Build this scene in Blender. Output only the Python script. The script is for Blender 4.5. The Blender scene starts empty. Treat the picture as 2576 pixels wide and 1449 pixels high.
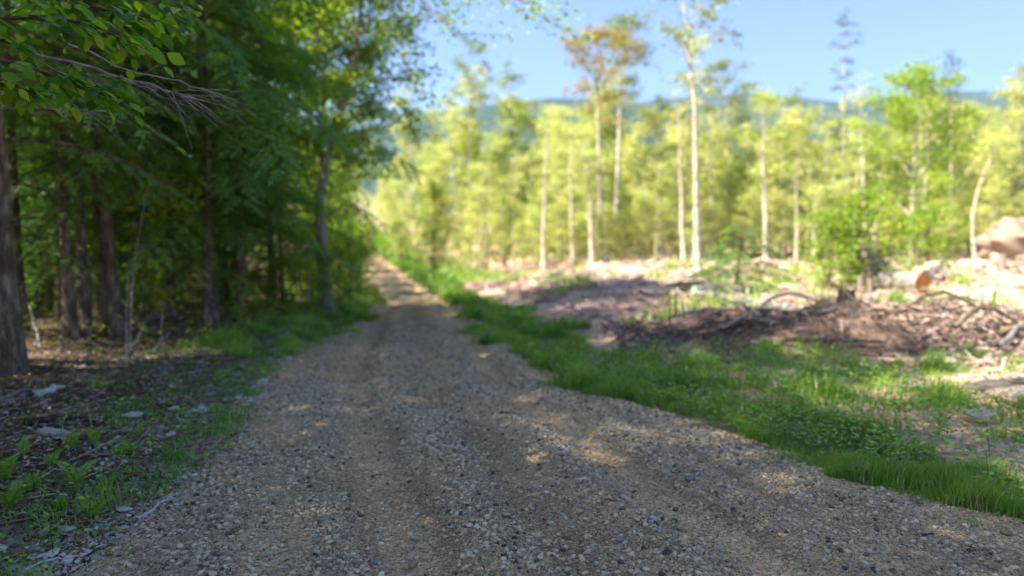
import bpy, math, random
import numpy as np
from mathutils import Matrix, Vector, Quaternion

# ---------------------------------------------------------------- camera, world, sun, exposure
scene = bpy.context.scene
COL = scene.collection
FPX = 1024 * 25.0 / 36.0            # focal length in pixels of a 1024 wide picture
CAMZ = 1.5
PITCH = math.atan(46 / FPX)
cam_d = bpy.data.cameras.new("camera")
cam_d.lens = 25.0
cam_d.sensor_width = 36.0
cam_d.clip_start = 0.05
cam_d.clip_end = 20000
cam_d.dof.use_dof = True
cam_d.dof.focus_distance = 3.6
cam_d.dof.aperture_fstop = 0.78
cam_d.dof.aperture_blades = 0
cam = bpy.data.objects.new("camera", cam_d)
COL.objects.link(cam)
cam.location = (0, 0, CAMZ)
cam.rotation_euler = (math.pi / 2 - PITCH, 0, 0)
scene.camera = cam

SUN_EL = math.radians(47)
SUN_AZ = math.radians(-109)         # compass style: 0 = +Y, clockwise; the sun stands on the left, a little behind
world = bpy.data.worlds.new("World")
scene.world = world
world.use_nodes = True
wn = world.node_tree.nodes
wl = world.node_tree.links
bg = wn["Background"]
sky = wn.new("ShaderNodeTexSky")
sky.sky_type = 'NISHITA'
sky.sun_disc = False
sky.sun_elevation = SUN_EL
sky.sun_rotation = SUN_AZ % (2 * math.pi)
sky.altitude = 1800
sky.air_density = 0.75
sky.dust_density = 3.0
sky.ozone_density = 3.0
tint = wn.new("ShaderNodeMix"); tint.data_type = 'RGBA'; tint.blend_type = 'MULTIPLY'
tint.inputs[0].default_value = 1.0; tint.inputs[7].default_value = (1.0, .94, .99, 1)
wl.new(sky.outputs[0], tint.inputs[6])
wl.new(tint.outputs[2], bg.inputs[0])
bg.inputs[1].default_value = 0.098
sun_d = bpy.data.lights.new("sun", 'SUN')
sun_d.energy = 5.0
sun_d.angle = math.radians(0.5)
sun_d.color = (1.0, 0.90, 0.76)
sun = bpy.data.objects.new("sun", sun_d)
COL.objects.link(sun)
sv = Vector((math.sin(SUN_AZ) * math.cos(SUN_EL), math.cos(SUN_AZ) * math.cos(SUN_EL), math.sin(SUN_EL)))
sun.rotation_euler = sv.to_track_quat('Z', 'Y').to_euler()
sun.location = sv * 60
scene.view_settings.view_transform = 'Standard'
scene.view_settings.look = 'None'
scene.view_settings.exposure = 1.95
scene.view_settings.gamma = 1.0
scene.view_settings.use_curve_mapping = False
scene.render.engine = 'CYCLES'
cy = scene.cycles
cy.max_bounces = 7
cy.diffuse_bounces = 4
cy.glossy_bounces = 2
cy.transmission_bounces = 4
cy.volume_bounces = 0
cy.transparent_max_bounces = 4
cy.sample_clamp_indirect = 6
cy.use_denoising = True
cy.caustics_reflective = False
cy.caustics_refractive = False

PI = math.pi
rnd = random.Random(11)
RNG = np.random.default_rng(7)

# ---------------------------------------------------------------- helpers
def vnoise(x, y, s, seed=0):
    x = np.asarray(x, float) / s
    y = np.asarray(y, float) / s
    xi = np.floor(x).astype(np.int64); yi = np.floor(y).astype(np.int64)
    fx = x - xi; fy = y - yi
    fx = fx * fx * (3 - 2 * fx); fy = fy * fy * (3 - 2 * fy)
    def h(a, b):
        n = (a * 374761393 + b * 668265263 + seed * 974634777) & 0x7fffffff
        n = ((n ^ (n >> 13)) * 1274126177) & 0x7fffffff
        return ((n ^ (n >> 16)) & 0xffff) / 65535.0
    return (h(xi, yi) * (1 - fx) + h(xi + 1, yi) * fx) * (1 - fy) + (h(xi, yi + 1) * (1 - fx) + h(xi + 1, yi + 1) * fx) * fy

def sstep(a, b, x):
    t = np.clip((np.asarray(x, float) - a) / (b - a), 0, 1)
    return t * t * (3 - 2 * t)

# road edges: distance y, left edge x, right edge x, height z
RT = np.array([
    (-30, -2.4, 4.2, 0), (-6, -2.3, 4.0, 0), (1, -2.15, 3.6, 0), (3.2, -2.05, 3.1, 0), (3.7, -2.0, 2.68, 0), (4.5, -1.98, 2.12, 0),
    (6, -2.25, 1.35, 0), (7.2, -2.55, .62, 0), (8.6, -2.85, .2, 0), (10.7, -2.95, -.1, -.03), (12.2, -2.95, -.4, -.05),
    (13.9, -2.95, -.66, -.08), (19.7, -3.75, -1.4, -.25), (29.6, -5.8, -3.4, -.5), (47, -9.7, -7.2, -.5), (62, -14.8, -12, .8),
    (85, -20.5, -17.3, 3.9), (100, -24.5, -21, 6.8), (140, -42, -38, 14), (200, -70, -66, 24)])
_yy = np.arange(-30, 200, .25)
def _smooth(c):
    v = np.interp(_yy, RT[:, 0], RT[:, c])
    k = np.exp(-np.linspace(-2, 2, 9) ** 2); k /= k.sum()
    p = np.pad(v, 4, mode='edge')
    return np.convolve(p, k, 'valid')
_xl, _xr, _zc = _smooth(1), _smooth(2), _smooth(3)
def road_l(y): return np.interp(y, _yy, _xl)
def road_r(y): return np.interp(y, _yy, _xr)
def road_z(y): return np.interp(y, _yy, _zc)

def ground_z(x, y):
    x = np.asarray(x, float); y = np.asarray(y, float)
    xl, xr, zc = road_l(y), road_r(y), road_z(y)
    zr = np.interp(y, [-40, 12, 22, 40, 60, 90, 160, 400], [0, 0, .30, .48, .75, 1.6, 3, 4])
    dr = x - xr; dl = xl - x
    w = sstep(.5, 5 + np.clip(y - 20, 0, 60) * .35, dr)
    z = zc * (1 - w) + zr * w
    left = zc + np.clip(dl, 0, 60) * .03 + .08 * sstep(.3, 1.5, dl)
    z = np.where(x < (xl + xr) / 2, left, z)
    # brush and soil bank right of the road
    yr = 11.0 + .25 * np.sin(x * .9) + .12 * (x - 4)
    ridge = np.exp(-((y - yr) / np.where(y < yr, 1.45, 1.7)) ** 2) * sstep(1.2, 4.2, x) * (1 - .6 * sstep(7.2, 9.5, x))
    z = z + ridge * (.40 + .30 * (vnoise(x, y, .9, 3) - .5) + .20 * (vnoise(x, y, .3, 4) - .5))
    z = z + .8 * np.exp(-((x - 13) / 2.6) ** 2 - ((y - 18) / 2.2) ** 2)
    # shallow ditch under the grass
    z = z - .06 * np.exp(-((dr - .9) / .5) ** 2) * (y < 60)
    off = sstep(0.0, .8, np.maximum(dr, dl))
    z = z + off * (.16 * (vnoise(x, y, 2.3, 1) - .5) + .05 * (vnoise(x, y, .6, 2) - .5) + .02 * (vnoise(x, y, .2, 5) - .5))
    far = sstep(14, 30, y) * sstep(2, 6, dr)
    z = z + far * (.5 * (vnoise(x, y, 5, 8) - .5))
    return z

def gz(x, y): return float(ground_z(np.array([x]), np.array([y]))[0])

def ray(dx, dy):
    """direction of the sight line through a point of the 2576 x 1449 picture"""
    px = dx * 1024 / 2576.0; py = dy * 1024 / 2576.0
    v = Vector(((px - 512) / FPX, 1, -(py - 288) / FPX))
    c, s = math.cos(-PITCH), math.sin(-PITCH)
    return Vector((v.x, v.y * c - v.z * s, v.y * s + v.z * c))

def spot(dx, dy):
    """where that sight line meets the ground"""
    r = ray(dx, dy)
    ts = np.concatenate([np.arange(2, 20, .02), np.arange(20, 160, .2)])
    xs, ys, zs = r.x * ts, r.y * ts, CAMZ + r.z * ts
    g = ground_z(xs, ys)
    k = np.argmax(zs <= g)
    if zs[k] > g[k]: k = len(ts) - 1
    return float(xs[k]), float(ys[k])

def foot_at(dx, d):
    """a place at distance d in the direction of picture column dx"""
    return (dx * .39752 - 512) / FPX * d, d

def at_depth(dx, dy, d):
    r = ray(dx, dy)
    t = d / r.y
    return Vector((r.x * t, d, CAMZ + r.z * t))

# ---------------------------------------------------------------- mesh building
def make_mesh(name, parts, mat, vals=None, smooth=False):
    """parts: list of (V, F) arrays, F (m,3) or (m,4); vals: per-part arrays (one value per face) or None"""
    nv = 0; VV = []; loops = []; starts = []; nl = 0; vv = []
    for i, (V, F) in enumerate(parts):
        V = np.asarray(V, np.float32).reshape(-1, 3); F = np.asarray(F, np.int64)
        if len(F) == 0: continue
        VV.append(V); loops.append((F + nv).ravel())
        k = F.shape[1]
        starts.append(nl + np.arange(len(F)) * k); nl += len(F) * k
        nv += len(V)
        if vals is not None:
            a = vals[i]
            vv.append(np.full(len(F), a, np.float32) if np.isscalar(a) else np.asarray(a, np.float32))
    me = bpy.data.meshes.new(name)
    VV = np.concatenate(VV); loops = np.concatenate(loops); starts = np.concatenate(starts)
    me.vertices.add(len(VV)); me.vertices.foreach_set("co", VV.ravel())
    me.loops.add(len(loops)); me.loops.foreach_set("vertex_index", loops.astype(np.int32))
    me.polygons.add(len(starts)); me.polygons.foreach_set("loop_start", starts.astype(np.int32))
    if smooth: me.polygons.foreach_set("use_smooth", np.ones(len(starts), bool))
    if vals is not None:
        at = me.attributes.new("v", 'FLOAT', 'FACE')
        at.data.foreach_set("value", np.concatenate(vv))
    me.update(calc_edges=True)
    if mat: me.materials.append(mat)
    return me

def link(name, me, parent=None, loc=(0, 0, 0), rot=(0, 0, 0), scale=(1, 1, 1)):
    o = bpy.data.objects.new(name, me); COL.objects.link(o)
    o.parent = parent
    o.location = loc; o.rotation_euler = rot
    o.scale = (scale,) * 3 if isinstance(scale, (int, float)) else scale
    return o

def tag(o, label=None, cat=None, group=None, kind=None):
    if label: o["label"] = label
    if cat: o["category"] = cat
    if group: o["group"] = group
    if kind: o["kind"] = kind
    return o

def unit(v):
    v = np.asarray(v, float)
    return v / (np.linalg.norm(v, axis=-1, keepdims=True) + 1e-9)

def tube(P, R, k=6, rough=0, rng=None):
    P = np.asarray(P, float); n = len(P)
    R = np.full(n, R, float) if np.isscalar(R) else np.asarray(R, float)
    T = unit(np.gradient(P, axis=0))
    ref = np.array([0, 0, 1.]) if abs(T[0][2]) < .8 else np.array([1., 0, 0])
    u = unit(np.cross(T[0], ref)); U = [u]
    for i in range(1, n):
        u = U[-1] - T[i] * np.dot(U[-1], T[i]); U.append(unit(u))
    U = np.array(U); W = np.cross(T, U)
    a = np.arange(k) * 2 * PI / k
    rr = R[:, None] * np.ones((1, k))
    if rough and rng is not None:
        ang = 1 + rough * (rng.random(k) - .5)
        rr = rr * ang[None] * (1 + rough * .5 * (rng.random((n, k)) - .5))
    V = P[:, None] + rr[..., None] * (np.cos(a)[None, :, None] * U[:, None] + np.sin(a)[None, :, None] * W[:, None])
    V = V.reshape(-1, 3)
    i = np.arange(n - 1)[:, None] * k; j = np.arange(k)[None]; j2 = (j + 1) % k
    F = np.stack([i + j, i + j2, i + k + j2, i + k + j], -1).reshape(-1, 4)
    return V, F

def caps(P, R, k, V):
    """triangle fans that close both ends of tube(P,R,k)"""
    n = len(P)
    c0 = V[:k].mean(0); c1 = V[-k:].mean(0)
    VV = np.vstack([V[:k], V[-k:], c0, c1])
    j = np.arange(k); j2 = (j + 1) % k
    F = np.vstack([np.stack([j2, j, np.full(k, 2 * k)], -1), np.stack([k + j, k + j2, np.full(k, 2 * k + 1)], -1)])
    return VV, F

def quads(C, A, N, L, W, fold=.1, mid=.45):
    """leaf shaped quads: base C, axis A, normal N"""
    C = np.asarray(C, float); A = unit(A); S = unit(np.cross(A, N)); N = np.cross(S, A)
    L = np.asarray(L, float).reshape(-1, 1) * np.ones((len(C), 1)); W = np.asarray(W, float).reshape(-1, 1) * np.ones((len(C), 1))
    V = np.stack([C, C + A * L * mid + S * W / 2 + N * W * fold, C + A * L, C + A * L * mid - S * W / 2 + N * W * fold], 1).reshape(-1, 3)
    F = np.arange(len(C) * 4).reshape(-1, 4)
    return V, F

# ---------------------------------------------------------------- materials
def nm(name):
    m = bpy.data.materials.new(name); m.use_nodes = True
    nt = m.node_tree; nt.nodes.clear()
    out = nt.nodes.new("ShaderNodeOutputMaterial")
    return m, nt, out

def N_(nt, t, **kw):
    n = nt.nodes.new(t)
    for k, v in kw.items():
        if k.startswith("i_"):
            key = k[2:]
            key = int(key) if key.isdigit() else key.replace("_", " ")
            n.inputs[key].default_value = v
        else: setattr(n, k, v)
    return n

def ramp(nt, stops, fac):
    r = nt.nodes.new("ShaderNodeValToRGB")
    e = r.color_ramp.elements
    while len(e) > 1: e.remove(e[-1])
    e[0].position = stops[0][0]; e[0].color = (*stops[0][1], 1)
    for p, c in stops[1:]:
        x = e.new(p); x.color = (*c, 1)
    nt.links.new(fac, r.inputs[0])
    return r.outputs[0]

def math_(nt, op, a, b=None):
    n = nt.nodes.new("ShaderNodeMath"); n.operation = op
    for i, v in enumerate((a, b)):
        if v is None: continue
        if isinstance(v, (int, float)): n.inputs[i].default_value = v
        else: nt.links.new(v, n.inputs[i])
    return n.outputs[0]

def mixc(nt, fac, a, b, blend='MIX'):
    n = nt.nodes.new("ShaderNodeMix"); n.data_type = 'RGBA'; n.blend_type = blend
    for s, v in ((n.inputs[0], fac), (n.inputs[6], a), (n.inputs[7], b)):
        if isinstance(v, (int, float)): s.default_value = v
        elif isinstance(v, tuple): s.default_value = (*v, 1)
        else: nt.links.new(v, s)
    return n.outputs[2]

def leaf_mat(name, stops, trans=.4, tcol=(1.25, 1.3, .6), rough=.5, hue=.03, spec=.25):
    m, nt, out = nm(name)
    at = N_(nt, "ShaderNodeAttribute", attribute_name="v")
    oi = N_(nt, "ShaderNodeObjectInfo")
    f = math_(nt, 'ADD', at.outputs['Fac'], math_(nt, 'MULTIPLY', math_(nt, 'SUBTRACT', oi.outputs['Random'], .5), .35))
    c = ramp(nt, stops, f)
    p = N_(nt, "ShaderNodeBsdfPrincipled")
    p.inputs['Roughness'].default_value = rough
    p.inputs['Specular IOR Level'].default_value = spec
    nt.links.new(c, p.inputs['Base Color'])
    t = N_(nt, "ShaderNodeBsdfTranslucent")
    nt.links.new(mixc(nt, 1.0, c, tcol, 'MULTIPLY'), t.inputs[0])
    mx = N_(nt, "ShaderNodeMixShader"); mx.inputs[0].default_value = trans
    nt.links.new(p.outputs[0], mx.inputs[1]); nt.links.new(t.outputs[0], mx.inputs[2])
    nt.links.new(mx.outputs[0], out.inputs[0])
    return m

def bark_mat(name, c1, c2, c3, sx=14, sz=2.0, bump=.5, bands=False):
    m, nt, out = nm(name)
    tc = N_(nt, "ShaderNodeTexCoord")
    mp = N_(nt, "ShaderNodeMapping"); mp.inputs['Scale'].default_value = (sx, sx, sz)
    nt.links.new(tc.outputs['Object'], mp.inputs[0])
    n1 = N_(nt, "ShaderNodeTexNoise"); n1.inputs['Scale'].default_value = 1; n1.inputs['Detail'].default_value = 7; n1.inputs['Roughness'].default_value = .65
    nt.links.new(mp.outputs[0], n1.inputs['Vector'])
    c = ramp(nt, [(.3, c1), (.5, c2), (.68, c3)], n1.outputs[0])
    n2 = N_(nt, "ShaderNodeTexNoise"); n2.inputs['Scale'].default_value = 2.2; n2.inputs['Detail'].default_value = 3
    nt.links.new(tc.outputs['Object'], n2.inputs['Vector'])
    c = mixc(nt, ramp(nt, [(.45, (0, 0, 0)), (.7, (.55, .55, .55))], n2.outputs[0]), c, (c1[0] * .8, c1[1] * 1.15, c1[2] * .7))
    if bands:
        mp2 = N_(nt, "ShaderNodeMapping"); mp2.inputs['Scale'].default_value = (3, 3, 26)
        nt.links.new(tc.outputs['Object'], mp2.inputs[0])
        n3 = N_(nt, "ShaderNodeTexNoise"); n3.inputs['Scale'].default_value = 1; n3.inputs['Detail'].default_value = 3
        nt.links.new(mp2.outputs[0], n3.inputs['Vector'])
        c = mixc(nt, ramp(nt, [(.6, (0, 0, 0)), (.66, (.9, .9, .9))], n3.outputs[0]), c, (.05, .045, .04))
    p = N_(nt, "ShaderNodeBsdfPrincipled"); p.inputs['Roughness'].default_value = .85; p.inputs['Specular IOR Level'].default_value = .2
    nt.links.new(c, p.inputs['Base Color'])
    b = N_(nt, "ShaderNodeBump"); b.inputs['Strength'].default_value = bump; b.inputs['Distance'].default_value = .05
    nt.links.new(n1.outputs[0], b.inputs['Height']); nt.links.new(b.outputs[0], p.inputs['Normal'])
    nt.links.new(p.outputs[0], out.inputs[0])
    return m

def stone_mat(name, stops, scale=6, usev=False, bump=.3, rough=.85):
    m, nt, out = nm(name)
    tc = N_(nt, "ShaderNodeTexCoord"); oi = N_(nt, "ShaderNodeObjectInfo")
    n1 = N_(nt, "ShaderNodeTexNoise"); n1.inputs['Scale'].default_value = scale; n1.inputs['Detail'].default_value = 6; n1.inputs['Roughness'].default_value = .6
    nt.links.new(tc.outputs['Object'], n1.inputs['Vector'])
    if usev:
        at = N_(nt, "ShaderNodeAttribute", attribute_name="v")
        f = math_(nt, 'ADD', at.outputs['Fac'], math_(nt, 'MULTIPLY', math_(nt, 'SUBTRACT', n1.outputs[0], .5), .15))
    else:
        f = math_(nt, 'ADD', oi.outputs['Random'], math_(nt, 'MULTIPLY', math_(nt, 'SUBTRACT', n1.outputs[0], .5), .9))
    c = ramp(nt, stops, f)
    p = N_(nt, "ShaderNodeBsdfPrincipled"); p.inputs['Roughness'].default_value = rough; p.inputs['Specular IOR Level'].default_value = .3
    nt.links.new(c, p.inputs['Base Color'])
    if bump:
        b = N_(nt, "ShaderNodeBump"); b.inputs['Strength'].default_value = bump; b.inputs['Distance'].default_value = .02
        nt.links.new(n1.outputs[0], b.inputs['Height']); nt.links.new(b.outputs[0], p.inputs['Normal'])
    nt.links.new(p.outputs[0], out.inputs[0])
    return m

M_hemlock = leaf_mat("hemlock_needles", [(0, (.06, .12, .032)), (.5, (.115, .235, .058)), (.85, (.20, .32, .06)), (1, (.34, .41, .06))], trans=.42, tcol=(1.1, 1.3, .6))
M_under = leaf_mat("understory_leaves", [(0, (.12, .20, .025)), (.5, (.24, .36, .035)), (1, (.44, .48, .05))], trans=.45)
M_leafy = leaf_mat("roadside_leaves", [(0, (.11, .20, .026)), (.5, (.22, .35, .035)), (1, (.42, .48, .07))], trans=.52)
M_wall = leaf_mat("sapling_leaves", [(0, (.26, .33, .10)), (.35, (.42, .48, .15)), (.7, (.53, .56, .21)), (1, (.62, .58, .24))], trans=.45, tcol=(1.1, 1.15, .7))
M_wallgreen = leaf_mat("tall_tree_leaves", [(0, (.08, .13, .03)), (.5, (.18, .24, .04)), (1, (.36, .38, .07))], trans=.4)
M_sparse = leaf_mat("sparse_crown_leaves", [(0, (.11, .16, .06)), (.5, (.22, .28, .09)), (1, (.38, .42, .14))], trans=.35)
M_rusty = leaf_mat("rusty_crown_leaves", [(0, (.18, .18, .05)), (.45, (.28, .28, .08)), (.75, (.42, .27, .10)), (1, (.36, .36, .12))], trans=.35, tcol=(1.1, 1.0, .6))
M_spruce = leaf_mat("spruce_needles", [(0, (.03, .06, .03)), (.5, (.06, .10, .045)), (1, (.14, .18, .06))], trans=.2)
M_grass = leaf_mat("grass_blades", [(0, (.07, .16, .020)), (.5, (.17, .32, .040)), (.85, (.30, .43, .07)), (.92, (.22, .33, .05)), (1, (.50, .42, .22))], trans=.4, tcol=(1.1, 1.3, .5), rough=.35, spec=.5)
M_weed = leaf_mat("weed_leaves", [(0, (.08, .17, .03)), (.5, (.17, .32, .05)), (1, (.34, .46, .09))], trans=.35, rough=.4, spec=.4)
M_fern = leaf_mat("fern_fronds", [(0, (.10, .20, .02)), (.5, (.18, .33, .035)), (1, (.30, .42, .06))], trans=.4, rough=.5)
M_beech = leaf_mat("beech_leaves", [(0, (.05, .13, .015)), (.5, (.12, .26, .022)), (1, (.28, .36, .03))], trans=.5, tcol=(1.3, 1.5, .4), rough=.4, spec=.4)
M_bark_dark = bark_mat("dark_conifer_bark", (.035, .024, .016), (.14, .10, .068), (.36, .29, .21), 15, 4.0, 1.0)
M_bark_grey = bark_mat("grey_bark", (.10, .085, .07), (.22, .19, .155), (.38, .34, .28), 12, 2, .4)
M_bark_pale = bark_mat("pale_birch_bark", (.24, .21, .17), (.46, .42, .34), (.62, .58, .49), 8, 3, .2, bands=True)
M_twig = bark_mat("dead_twig_bark", (.10, .09, .08), (.22, .20, .18), (.36, .34, .31), 20, 3, .2)
M_twig_dark = bark_mat("brown_twig_bark", (.025, .018, .014), (.06, .045, .035), (.12, .09, .07), 20, 3, .2)
M_twig_pale = bark_mat("bleached_stick_bark", (.28, .26, .24), (.48, .46, .43), (.62, .60, .57), 30, 4, .2)
M_cut = bark_mat("fresh_cut_wood", (.30, .11, .03), (.50, .20, .05), (.62, .32, .10), 8, 8, .1)
M_stone = stone_mat("grey_stone", [(0, (.20, .19, .175)), (.5, (.38, .36, .32)), (1, (.58, .54, .47))])
M_stone_pale = stone_mat("pale_field_stone", [(0, (.22, .185, .15)), (.5, (.38, .32, .255)), (1, (.55, .47, .38))], scale=3)
M_gravel = stone_mat("gravel_pebbles", [(0, (.06, .052, .04)), (.07, (.13, .108, .075)), (.15, (.28, .225, .145)), (.4, (.44, .35, .22)), (.65, (.58, .46, .29)), (.80, (.46, .41, .31)), (.86, (.50, .31, .15)), (.95, (.58, .48, .34)), (1, (.80, .69, .52))], scale=60, usev=True, bump=0, rough=.75)
M_litter = stone_mat("leaf_litter", [(0, (.08, .055, .038)), (.4, (.19, .13, .085)), (.7, (.33, .23, .15)), (.9, (.50, .41, .32)), (1, (.66, .60, .53))], scale=30, usev=True, bump=0)
M_brush = stone_mat("shade_toned_brush_wood", [(0, (.03, .024, .019)), (.4, (.085, .066, .052)), (.75, (.16, .125, .098)), (.95, (.30, .25, .21)), (1, (.45, .40, .35))], scale=20, usev=True, bump=0)  # wood tones darkened so the bank's shade is in the colour
M_slash = stone_mat("slash_wood", [(0, (.16, .115, .09)), (.25, (.34, .24, .19)), (.6, (.53, .39, .315)), (.85, (.64, .51, .42)), (1, (.72, .63, .54))], scale=20, usev=True, bump=0)

def ground_mat():
    m, nt, out = nm("forest_soil_and_slash")
    at = N_(nt, "ShaderNodeAttribute", attribute_name="zone")
    tc = N_(nt, "ShaderNodeTexCoord")
    def noise(s, d=6, r=.6):
        n = N_(nt, "ShaderNodeTexNoise"); n.inputs['Scale'].default_value = s; n.inputs['Detail'].default_value = d; n.inputs['Roughness'].default_value = r
        nt.links.new(tc.outputs['Object'], n.inputs['Vector']); return n.outputs[0]
    a = noise(2.2); b = noise(14, 8, .7); v = N_(nt, "ShaderNodeTexVoronoi"); v.inputs['Scale'].default_value = 22
    nt.links.new(tc.outputs['Object'], v.inputs['Vector'])
    f = math_(nt, 'ADD', math_(nt, 'MULTIPLY', a, .4), math_(nt, 'MULTIPLY', b, .9))
    k = ramp(nt, [(.42, (.30, .30, .30)), (.62, (.85, .85, .85)), (.82, (1.6, 1.55, 1.5))], f)
    c = mixc(nt, 1.0, at.outputs['Color'], k, 'MULTIPLY')
    sp = ramp(nt, [(.0, (.62, .62, .62)), (.5, (1.0, .98, .96)), (.93, (1.25, 1.2, 1.15)), (1, (1.6, 1.6, 1.6))], v.outputs['Color'])
    c = mixc(nt, 1.0, c, sp, 'MULTIPLY')
    p = N_(nt, "ShaderNodeBsdfPrincipled"); p.inputs['Roughness'].default_value = .95; p.inputs['Specular IOR Level'].default_value = .1
    nt.links.new(c, p.inputs['Base Color'])
    bp = N_(nt, "ShaderNodeBump"); bp.inputs['Strength'].default_value = .7; bp.inputs['Distance'].default_value = .04
    nt.links.new(b, bp.inputs['Height']); nt.links.new(bp.outputs[0], p.inputs['Normal'])
    nt.links.new(p.outputs[0], out.inputs[0])
    return m

def road_mat():
    m, nt, out = nm("gravel_road_surface")
    tc = N_(nt, "ShaderNodeTexCoord")
    at = N_(nt, "ShaderNodeAttribute", attribute_name="zone")
    def vor(s):
        n = N_(nt, "ShaderNodeTexVoronoi"); n.inputs['Scale'].default_value = s
        nt.links.new(tc.outputs['Object'], n.inputs['Vector']); return n
    def noise(s, d=5, r=.6):
        n = N_(nt, "ShaderNodeTexNoise"); n.inputs['Scale'].default_value = s; n.inputs['Detail'].default_value = d; n.inputs['Roughness'].default_value = r
        nt.links.new(tc.outputs['Object'], n.inputs['Vector']); return n.outputs[0]
    v1, v2 = vor(55), vor(130)
    grit = ramp(nt, [(0, (.07, .06, .05)), (.3, (.16, .135, .105)), (.55, (.26, .21, .16)), (.8, (.34, .285, .215)), (1, (.48, .41, .32))], v2.outputs['Color'])
    peb = ramp(nt, [(0, (.07, .065, .06)), (.3, (.20, .175, .145)), (.6, (.38, .30, .21)), (.8, (.30, .29, .27)), (1, (.58, .49, .38))], v1.outputs['Color'])
    sep = N_(nt, "ShaderNodeSeparateColor"); nt.links.new(v1.outputs['Color'], sep.inputs[0])
    pick = ramp(nt, [(.62, (0, 0, 0)), (.66, (1, 1, 1))], sep.outputs[1])
    c = mixc(nt, pick, grit, peb)
    big = ramp(nt, [(.3, (1.5, 1.30, 1.0)), (.55, (1.95, 1.66, 1.25)), (.75, (2.4, 2.0, 1.48))], noise(1.1))
    c = mixc(nt, 1.0, c, big, 'MULTIPLY')
    c = mixc(nt, 1.0, c, at.outputs['Color'], 'MULTIPLY')
    p = N_(nt, "ShaderNodeBsdfPrincipled"); p.inputs['Roughness'].default_value = .9; p.inputs['Specular IOR Level'].default_value = .15
    nt.links.new(c, p.inputs['Base Color'])
    h = math_(nt, 'ADD', math_(nt, 'MULTIPLY', v1.outputs['Distance'], -1.0), math_(nt, 'MULTIPLY', v2.outputs['Distance'], -.5))
    bp = N_(nt, "ShaderNodeBump"); bp.inputs['Strength'].default_value = 1.0; bp.inputs['Distance'].default_value = .02
    nt.links.new(h, bp.inputs['Height']); nt.links.new(bp.outputs[0], p.inputs['Normal'])
    nt.links.new(p.outputs[0], out.inputs[0])
    return m

def hill_mat():
    m, nt, out = nm("far_forest_slope")
    tc = N_(nt, "ShaderNodeTexCoord")
    n = N_(nt, "ShaderNodeTexNoise"); n.inputs['Scale'].default_value = .02; n.inputs['Detail'].default_value = 10; n.inputs['Roughness'].default_value = .7
    nt.links.new(tc.outputs['Object'], n.inputs['Vector'])
    c = ramp(nt, [(.35, (.020, .038, .026)), (.5, (.038, .060, .036)), (.68, (.07, .09, .045))], n.outputs[0])
    p = N_(nt, "ShaderNodeBsdfPrincipled"); p.inputs['Roughness'].default_value = 1; p.inputs['Specular IOR Level'].default_value = 0
    nt.links.new(c, p.inputs['Base Color']); nt.links.new(p.outputs[0], out.inputs[0])
    return m

# ---------------------------------------------------------------- the setting
def grid_mesh(name, X, Y, Z, mat, zone=None, smooth=True):
    r, c = X.shape
    V = np.stack([X, Y, Z], -1).reshape(-1, 3)
    i = np.arange(r - 1)[:, None] * c; j = np.arange(c - 1)[None]
    F = np.stack([i + j, i + j + 1, i + c + j + 1, i + c + j], -1).reshape(-1, 4)
    me = make_mesh(name, [(V, F)], mat, smooth=smooth)
    if zone is not None:
        a = me.color_attributes.new("zone", 'FLOAT_COLOR', 'POINT')
        z = np.concatenate([zone.reshape(-1, 3), np.ones((r * c, 1))], 1).astype(np.float32)
        a.data.foreach_set("color", z.ravel())
    return me

def geo(a, b, s0, g):
    out = [a]; s = s0
    while out[-1] < b: out.append(out[-1] + s); s *= g
    return np.array(out)

xs_r = geo(9, 6000, .12, 1.10)
xs = np.concatenate([-xs_r[::-1], np.arange(-8.9, 8.95, .09), xs_r])
ys = np.concatenate([-geo(6, 6000, .5, 1.25)[::-1], np.arange(-5.6, 2, .3), np.arange(2, 13.5, .07), geo(13.5, 120, .12, 1.012), geo(121, 8000, 4, 1.15)])
GX, GY = np.meshgrid(xs, ys)
GZ = ground_z(GX, GY)
GZ = GZ - .16 * sstep(.12, .5, GX - road_l(GY)) * sstep(.15, .55, road_r(GY) - GX) * (GY < 150)
dl = road_l(GY) - GX; dr = GX - road_r(GY)
lit = np.array([.105, .075, .05]); leafl = np.array([.16, .115, .08]); gravel = np.array([.36, .33, .28])
pink = np.array([.56, .39, .31]); dirt = np.array([.085, .062, .046]); green = np.array([.15, .135, .07]); forest = np.array([.22, .25, .09])
def lerp(a, b, t): return a * (1 - t[..., None]) + b * t[..., None]
zone = np.broadcast_to(lit, GX.shape + (3,)).copy()
zone = lerp(zone, leafl, vnoise(GX, GY, .8, 21))
zone = lerp(zone, gravel, (1 - sstep(.1, .9, dl)) * (GX < road_r(GY)) * (GY < 14))
rt = sstep(0, .3, dr) * (GX > 0 * GX + road_r(GY))
zone = np.where((dr > 0)[..., None], lerp(np.broadcast_to(green, zone.shape), np.broadcast_to(pink, zone.shape), sstep(1.0, 2.0, dr + 1.0 * (vnoise(GX, GY, 1.2, 30) - .5))), zone)
mound = np.exp(-((GY - 10.4) / 1.7) ** 2) * sstep(1.2, 3.2, GX) * (1 - .8 * sstep(6.8, 8.5, GX))
zone = np.where((dr > 0)[..., None], lerp(zone, np.broadcast_to(dirt, zone.shape), np.clip(mound * 1.5, 0, 1) * (.55 + .45 * vnoise(GX, GY, .5, 33))), zone)
tan = np.array([.40, .33, .25])
zone = np.where((dr > 0)[..., None], lerp(zone, np.broadcast_to(tan, zone.shape), sstep(6.5, 8, GX) * (1 - sstep(15, 20, GY)) * .7), zone)
farm = sstep(70, 110, np.hypot(GX, GY))
zone = lerp(zone, np.broadcast_to(forest, zone.shape), farm)
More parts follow.
